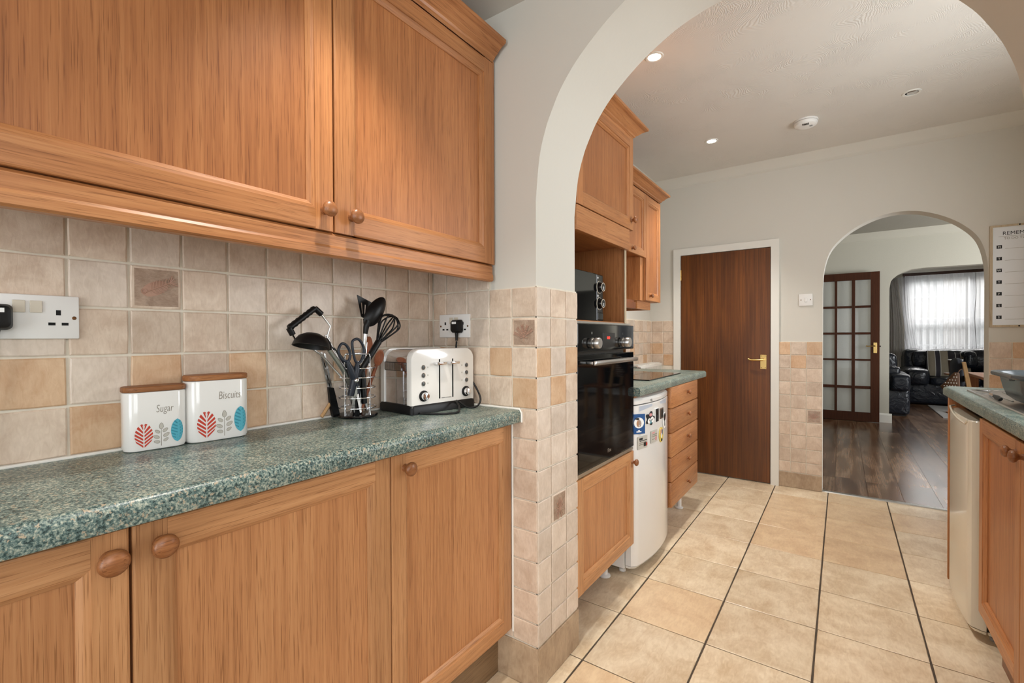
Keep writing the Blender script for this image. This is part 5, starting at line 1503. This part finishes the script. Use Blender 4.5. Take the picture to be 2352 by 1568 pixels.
# ================================================================== LOUNGE
def cushion(name, x0, x1, y0, y1, z0, z1, mat, parent, r=.06, puff=.02, sub=2, seed=1):
    """soft leather pad"""
    bm = box(B(), x0, x1, y0, y1, z0, z1)
    bmesh.ops.subdivide_edges(bm, edges=bm.edges[:], cuts=3, use_grid_fill=True)
    c = Vector(((x0 + x1) / 2, (y0 + y1) / 2, (z0 + z1) / 2)); hx, hy, hz = (x1 - x0) / 2, (y1 - y0) / 2, (z1 - z0) / 2
    rn = random.Random(seed)
    for v in bm.verts:
        d = v.co - c; q = Vector((d.x / hx, d.y / hy, d.z / hz))
        e = [1 - q[i] ** 2 * .5 for i in range(3)]
        s = Vector((1 + puff * (1 - q.y ** 2) * (1 - q.z ** 2) / hx, 1 + puff * (1 - q.x ** 2) * (1 - q.z ** 2) / hy, 1 + puff * (1 - q.x ** 2) * (1 - q.y ** 2) / hz))
        v.co = c + Vector((d.x * s.x, d.y * s.y, d.z * s.z)) + Vector((rn.uniform(-1, 1), rn.uniform(-1, 1), rn.uniform(-1, 1))) * .006
    o = obj(name, bm, mat, parent, 180)
    md = o.modifiers.new('round', 'SUBSURF'); md.levels = sub; md.render_levels = sub
    return o


t = thing('armchair', 'black leather armchair at the lounge opening by grey curtain', 'armchair', (.45, 8.95, 0))
obj('base', box(B(), .06, .80, 8.62, 9.42, .02, .40, .05, 3), 'leather', t, 60)
obj('plinth', box(B(), .10, .76, 8.66, 9.38, .002, .05), 'hole_black', t)
cushion('armrest', .56, .80, 8.55, 9.40, .36, .60, 'leather', t, seed=2, puff=.02)
cushion('armrest_pad', .50, .70, 8.75, 9.25, .55, .69, 'leather', t, seed=3, puff=.02)
cushion('armrest', .0, .20, 8.55, 9.40, .36, .60, 'leather', t, seed=4)
cushion('seat_cushion', .2, .56, 8.56, 9.2, .36, .50, 'leather', t, seed=5)
cushion('backrest', .1, .70, 9.25, 9.55, .36, .88, 'leather', t, seed=6)

t = thing('sofa', 'long black leather sofa under the netted bay window', 'sofa', (1.9, 10.6, 0))
obj('base', box(B(), .90, 3.0, 10.20, 11.1, .02, .40, .05, 3), 'leather', t, 60)
cushion('armrest', .84, 1.17, 10.05, 10.90, .34, .60, 'leather', t, seed=7, puff=.04)
for x, sd_ in ((1.18, 8), (1.80, 9), (2.42, 10)):
    cushion('seat_cushion', x, x + .61, 10.12, 10.75, .34, .47, 'leather', t, seed=sd_, puff=.03)
for x, sd_, w2 in ((.90, 11, .30), (1.20, 12, .60), (1.81, 13, .60), (2.42, 14, .58)):
    cushion('back_cushion', x, x + w2, 10.65, 11.05, .44, .90, 'leather', t, seed=sd_, puff=.03)
cushion('back_pillow', 1.02, 1.4, 10.55, 10.75, .62, .88, 'leather', t, seed=21, puff=.03)
cushion('back_pillow', 1.62, 2.05, 10.50, 10.75, .60, .90, 'leather', t, seed=22, puff=.05)


def striped(label, x0, x1, y, z0, z1, tilt, segs):
    t = thing('striped_cushion', label, 'cushion', ((x0 + x1) / 2, y, z0), 'striped cushions on the sofa')
    n = 16; hw = (x1 - x0) / 2; cx = (x0 + x1) / 2
    def pt(u, v, sgn): 
        e = (1 - u ** 4) * (1 - (2 * v - 1) ** 4)
        return (cx + u * hw * (1 - .04 * (2 * v - 1) ** 2), y + tilt * v + sgn * (.002 + .055 * e), z0 + (z1 - z0) * v)
    for a, c, mt in segs:
        bm = B()
        for sgn in (-1, 1):
            g = [[bm.verts.new(pt(a + (c - a) * i / 5, k / 10, sgn)) for k in range(11)] for i in range(6)]
            for i in range(5):
                for k in range(10): bm.faces.new((g[i][k], g[i + 1][k], g[i + 1][k + 1], g[i][k + 1]))
        obj('fabric_band', bm, mt, t, 60)
    for u in [s[0] for s in segs[1:]]:
        obj('piping', tube(B(), [Vector(pt(u, k / 10, -1)) for k in range(11)], .004, 5), 'piping_white', t, 60)


striped('striped beige and black cushion standing upright on the sofa', 1.165, 1.45, 10.36, .485, .895, .14, [(-1, -.86, 'stripe_dark'), (-.86, -.22, 'stripe_beige'), (-.22, .24, 'stripe_dark'), (.24, .96, 'stripe_beige')])
striped('second striped cushion half hidden behind the first one', 1.43, 1.72, 10.44, .50, .87, .14, [(-1, -.25, 'stripe_dark'), (-.25, .2, 'stripe_dark'), (.2, 1, 'stripe_beige')])
th = soft('sofa_throw', 'leather', blob_loops(1.70, 10.42, .62, .90, .10, .08, [(0, .5), (.2, 1), (.6, .9), (.9, .7), (1, .3)], 10, .2, .25, 9)); tag(th, 'crumpled dark bag lying on the sofa back', 'bag')
tag(obj('rug', box(B(), 1.16, 3.0, 8.75, 10.19, .0006, .012, .003), 'rug_grey'), 'pale grey rug on floor before the sofa', 'rug')

# grey drape and net curtains


def drape(name, path, z0, z1, mat, amp, waves, seed, taper=None, nz=12, n=120, thick=0.0):
    r = random.Random(seed); bm = B(); P_ = [Vector((x, y, 0)) for x, y in path]
    tot = sum((b - a).length for a, b in zip(P_, P_[1:])); ph = [r.uniform(0, 6) for _ in range(3)]
    g = []
    for i in range(n + 1):
        d = tot * i / n; k = 0; dd = d
        while k < len(P_) - 2 and dd > (P_[k + 1] - P_[k]).length: dd -= (P_[k + 1] - P_[k]).length; k += 1
        e = (P_[k + 1] - P_[k]).normalized(); p = P_[k] + e * dd; nn = Vector((e.y, -e.x, 0))
        q = i / n
        off = amp * (math.sin(q * waves * 2 * PI + ph[0] + 1.3 * math.sin(q * 9 + ph[1])) + .5 * math.sin(q * waves * 4.7 * PI + ph[2]))
        col = []
        for k2 in range(nz + 1):
            v = k2 / nz; c = p + nn * off * (.55 + .45 * (1 - v)); 
            if taper: c = c + taper(q, v)
            col.append(bm.verts.new((c.x, c.y, z0 + (z1 - z0) * v)))
        g.append(col)
    for a, c in zip(g, g[1:]):
        for k2 in range(nz): bm.faces.new((a[k2], c[k2], c[k2 + 1], a[k2 + 1]))
    if thick: bmesh.ops.solidify(bm, geom=bm.faces[:], thickness=thick)
    return obj(name, bm, mat, None, 180)


tag(drape('curtain', [(.68, 11.2), (.95, 11.2)], .40, 2.22, 'drape_grey', .022, 4, 3, lambda q, v: Vector((-.10 * q * max(0, v - .5) * 2, 0, 0)), thick=.004), 'grey pleated curtain at the left of bay window', 'curtain')
t = thing('net_curtain', 'white sheer net curtain across the bay window', 'net curtain', (1.9, 11.38, .8))
PINV[t.name] = Matrix.Translation((-1.9, -11.38, -.8))
o = drape('sheer', [(.985, 11.40), (2.9, 11.40)], .985, 2.262, 'net', .026, 17, 5, n=420); o.parent = t; o.matrix_parent_inverse = PINV[t.name]
o = drape('lace_hem', [(.985, 11.40), (2.9, 11.40)], .80, .985, 'net', .026, 17, 5, n=420); o.parent = t; o.matrix_parent_inverse = PINV[t.name]
bm = B()
for k in range(16):
    x = 1.03 + k * .118
    for dx, rr in ((0, .024 + .008 * (k % 3)), (.045, .016 + .006 * (k % 2)), (.02, .011)):
        tube(bm, [(x + dx + rr * math.cos(q), 11.368, 0.932 + rr * 1.1 * math.sin(q)) for q in [2 * PI * i / 12 for i in range(12)]],     .0038, 4, True)
tube(bm, [(.99, 11.372, .985), (2.9, 11.372, .985)], .0025, 4)
lo = obj('lace_pattern', bm, 'net', t)
o = drape('side_net', [(.82, 11.27), (1.05, 11.3)], .80, 2.24, 'net', .010, 6, 8, lambda q, v: Vector((.12 * (1 - v) ** 2, 0, 0)), n=60)
tag(o, 'white net drawn aside behind the grey curtain', 'net curtain')
# window_1 frame, sashes and panes
wn = sempty('window_1', (1.9, 11.55, .78))
for x0, x1 in ((.95, 1.02), (1.87, 1.945), (2.80, 2.88)): obj('post', box(B(), x0, x1, 11.50, 11.62, .78, 2.30, .004), 'frame_white', wn)
for x0, x1 in ((1.02, 1.87), (1.945, 2.80)):
    obj('meeting_rail', box(B(), x0, x1, 11.53, 11.58, 1.405, 1.465, .003), 'frame_white', wn)
    obj('top_rail', box(B(), x0, x1, 11.53, 11.58, 2.20, 2.30, .003), 'frame_white', wn)
    obj('bottom_rail', box(B(), x0, x1, 11.53, 11.58, .78, .86, .003), 'frame_white', wn)
    obj('pane', box(B(), x0, x1, 11.552, 11.556, .86, 1.405), 'glass', wn)
    obj('pane', box(B(), x0, x1, 11.552, 11.556, 1.465, 2.20), 'glass', wn)
struct(obj('trim_7', box(B(), .93, 2.95, 11.33, 11.345, 2.262, 2.315, .003), 'pelmet_brown'))
struct(obj('trim_8', box(B(), .88, 2.95, 11.34, 11.50, 2.318, 2.40, .01), 'gloss_white'))
struct(obj('trim_9', box(B(), .945, .965, 11.36, 11.42, .80, 2.262), 'pelmet_brown'))
obj('pull_cord', tube(B(), spline([(1.905, 11.31, 2.25), (1.915, 11.31, 1.9), (1.9, 11.31, 1.5), (1.915, 11.31, 1.1), (1.925, 11.31, .85)], 6), .004, 6), 'plastic_grey', bpy.data.objects['net_curtain'], 60)

# street outside the bay
struct(obj('ground', box(B(), -8, 14, 11.8, 24, -.5, -.4), 'tarmac'))
t = thing('house', 'pale house across the street seen through net curtain', 'house', (2.5, 19, -.4))
obj('wall', box(B(), -4, 9, 19, 19.4, -.4, 6.0), 'house_brick', t)


def house_window(x0, x1, z0, z1):
    f0 = obj('window', box(B(), x0, x1, 18.93, 19.0, z0, z1, .01), 'frame_white', t)
    for a, c in ((x0 + .07, (x0 + x1) / 2 - .03), ((x0 + x1) / 2 + .03, x1 - .07)):
        for e, g_ in ((z0 + .07, (z0 + z1) / 2 - .03), ((z0 + z1) / 2 + .03, z1 - .07)):
            obj('pane', box(B(), a, c, 18.915, 18.93, e, g_), 'plastic_grey', f0)


house_window(1.55, 2.5, 2.3, 3.9); house_window(1.6, 2.5, .2, 1.55); house_window(3.05, 4.1, .1, 1.65); house_window(5.2, 6.2, .2, 1.7); house_window(4.6, 5.6, 2.4, 3.9)
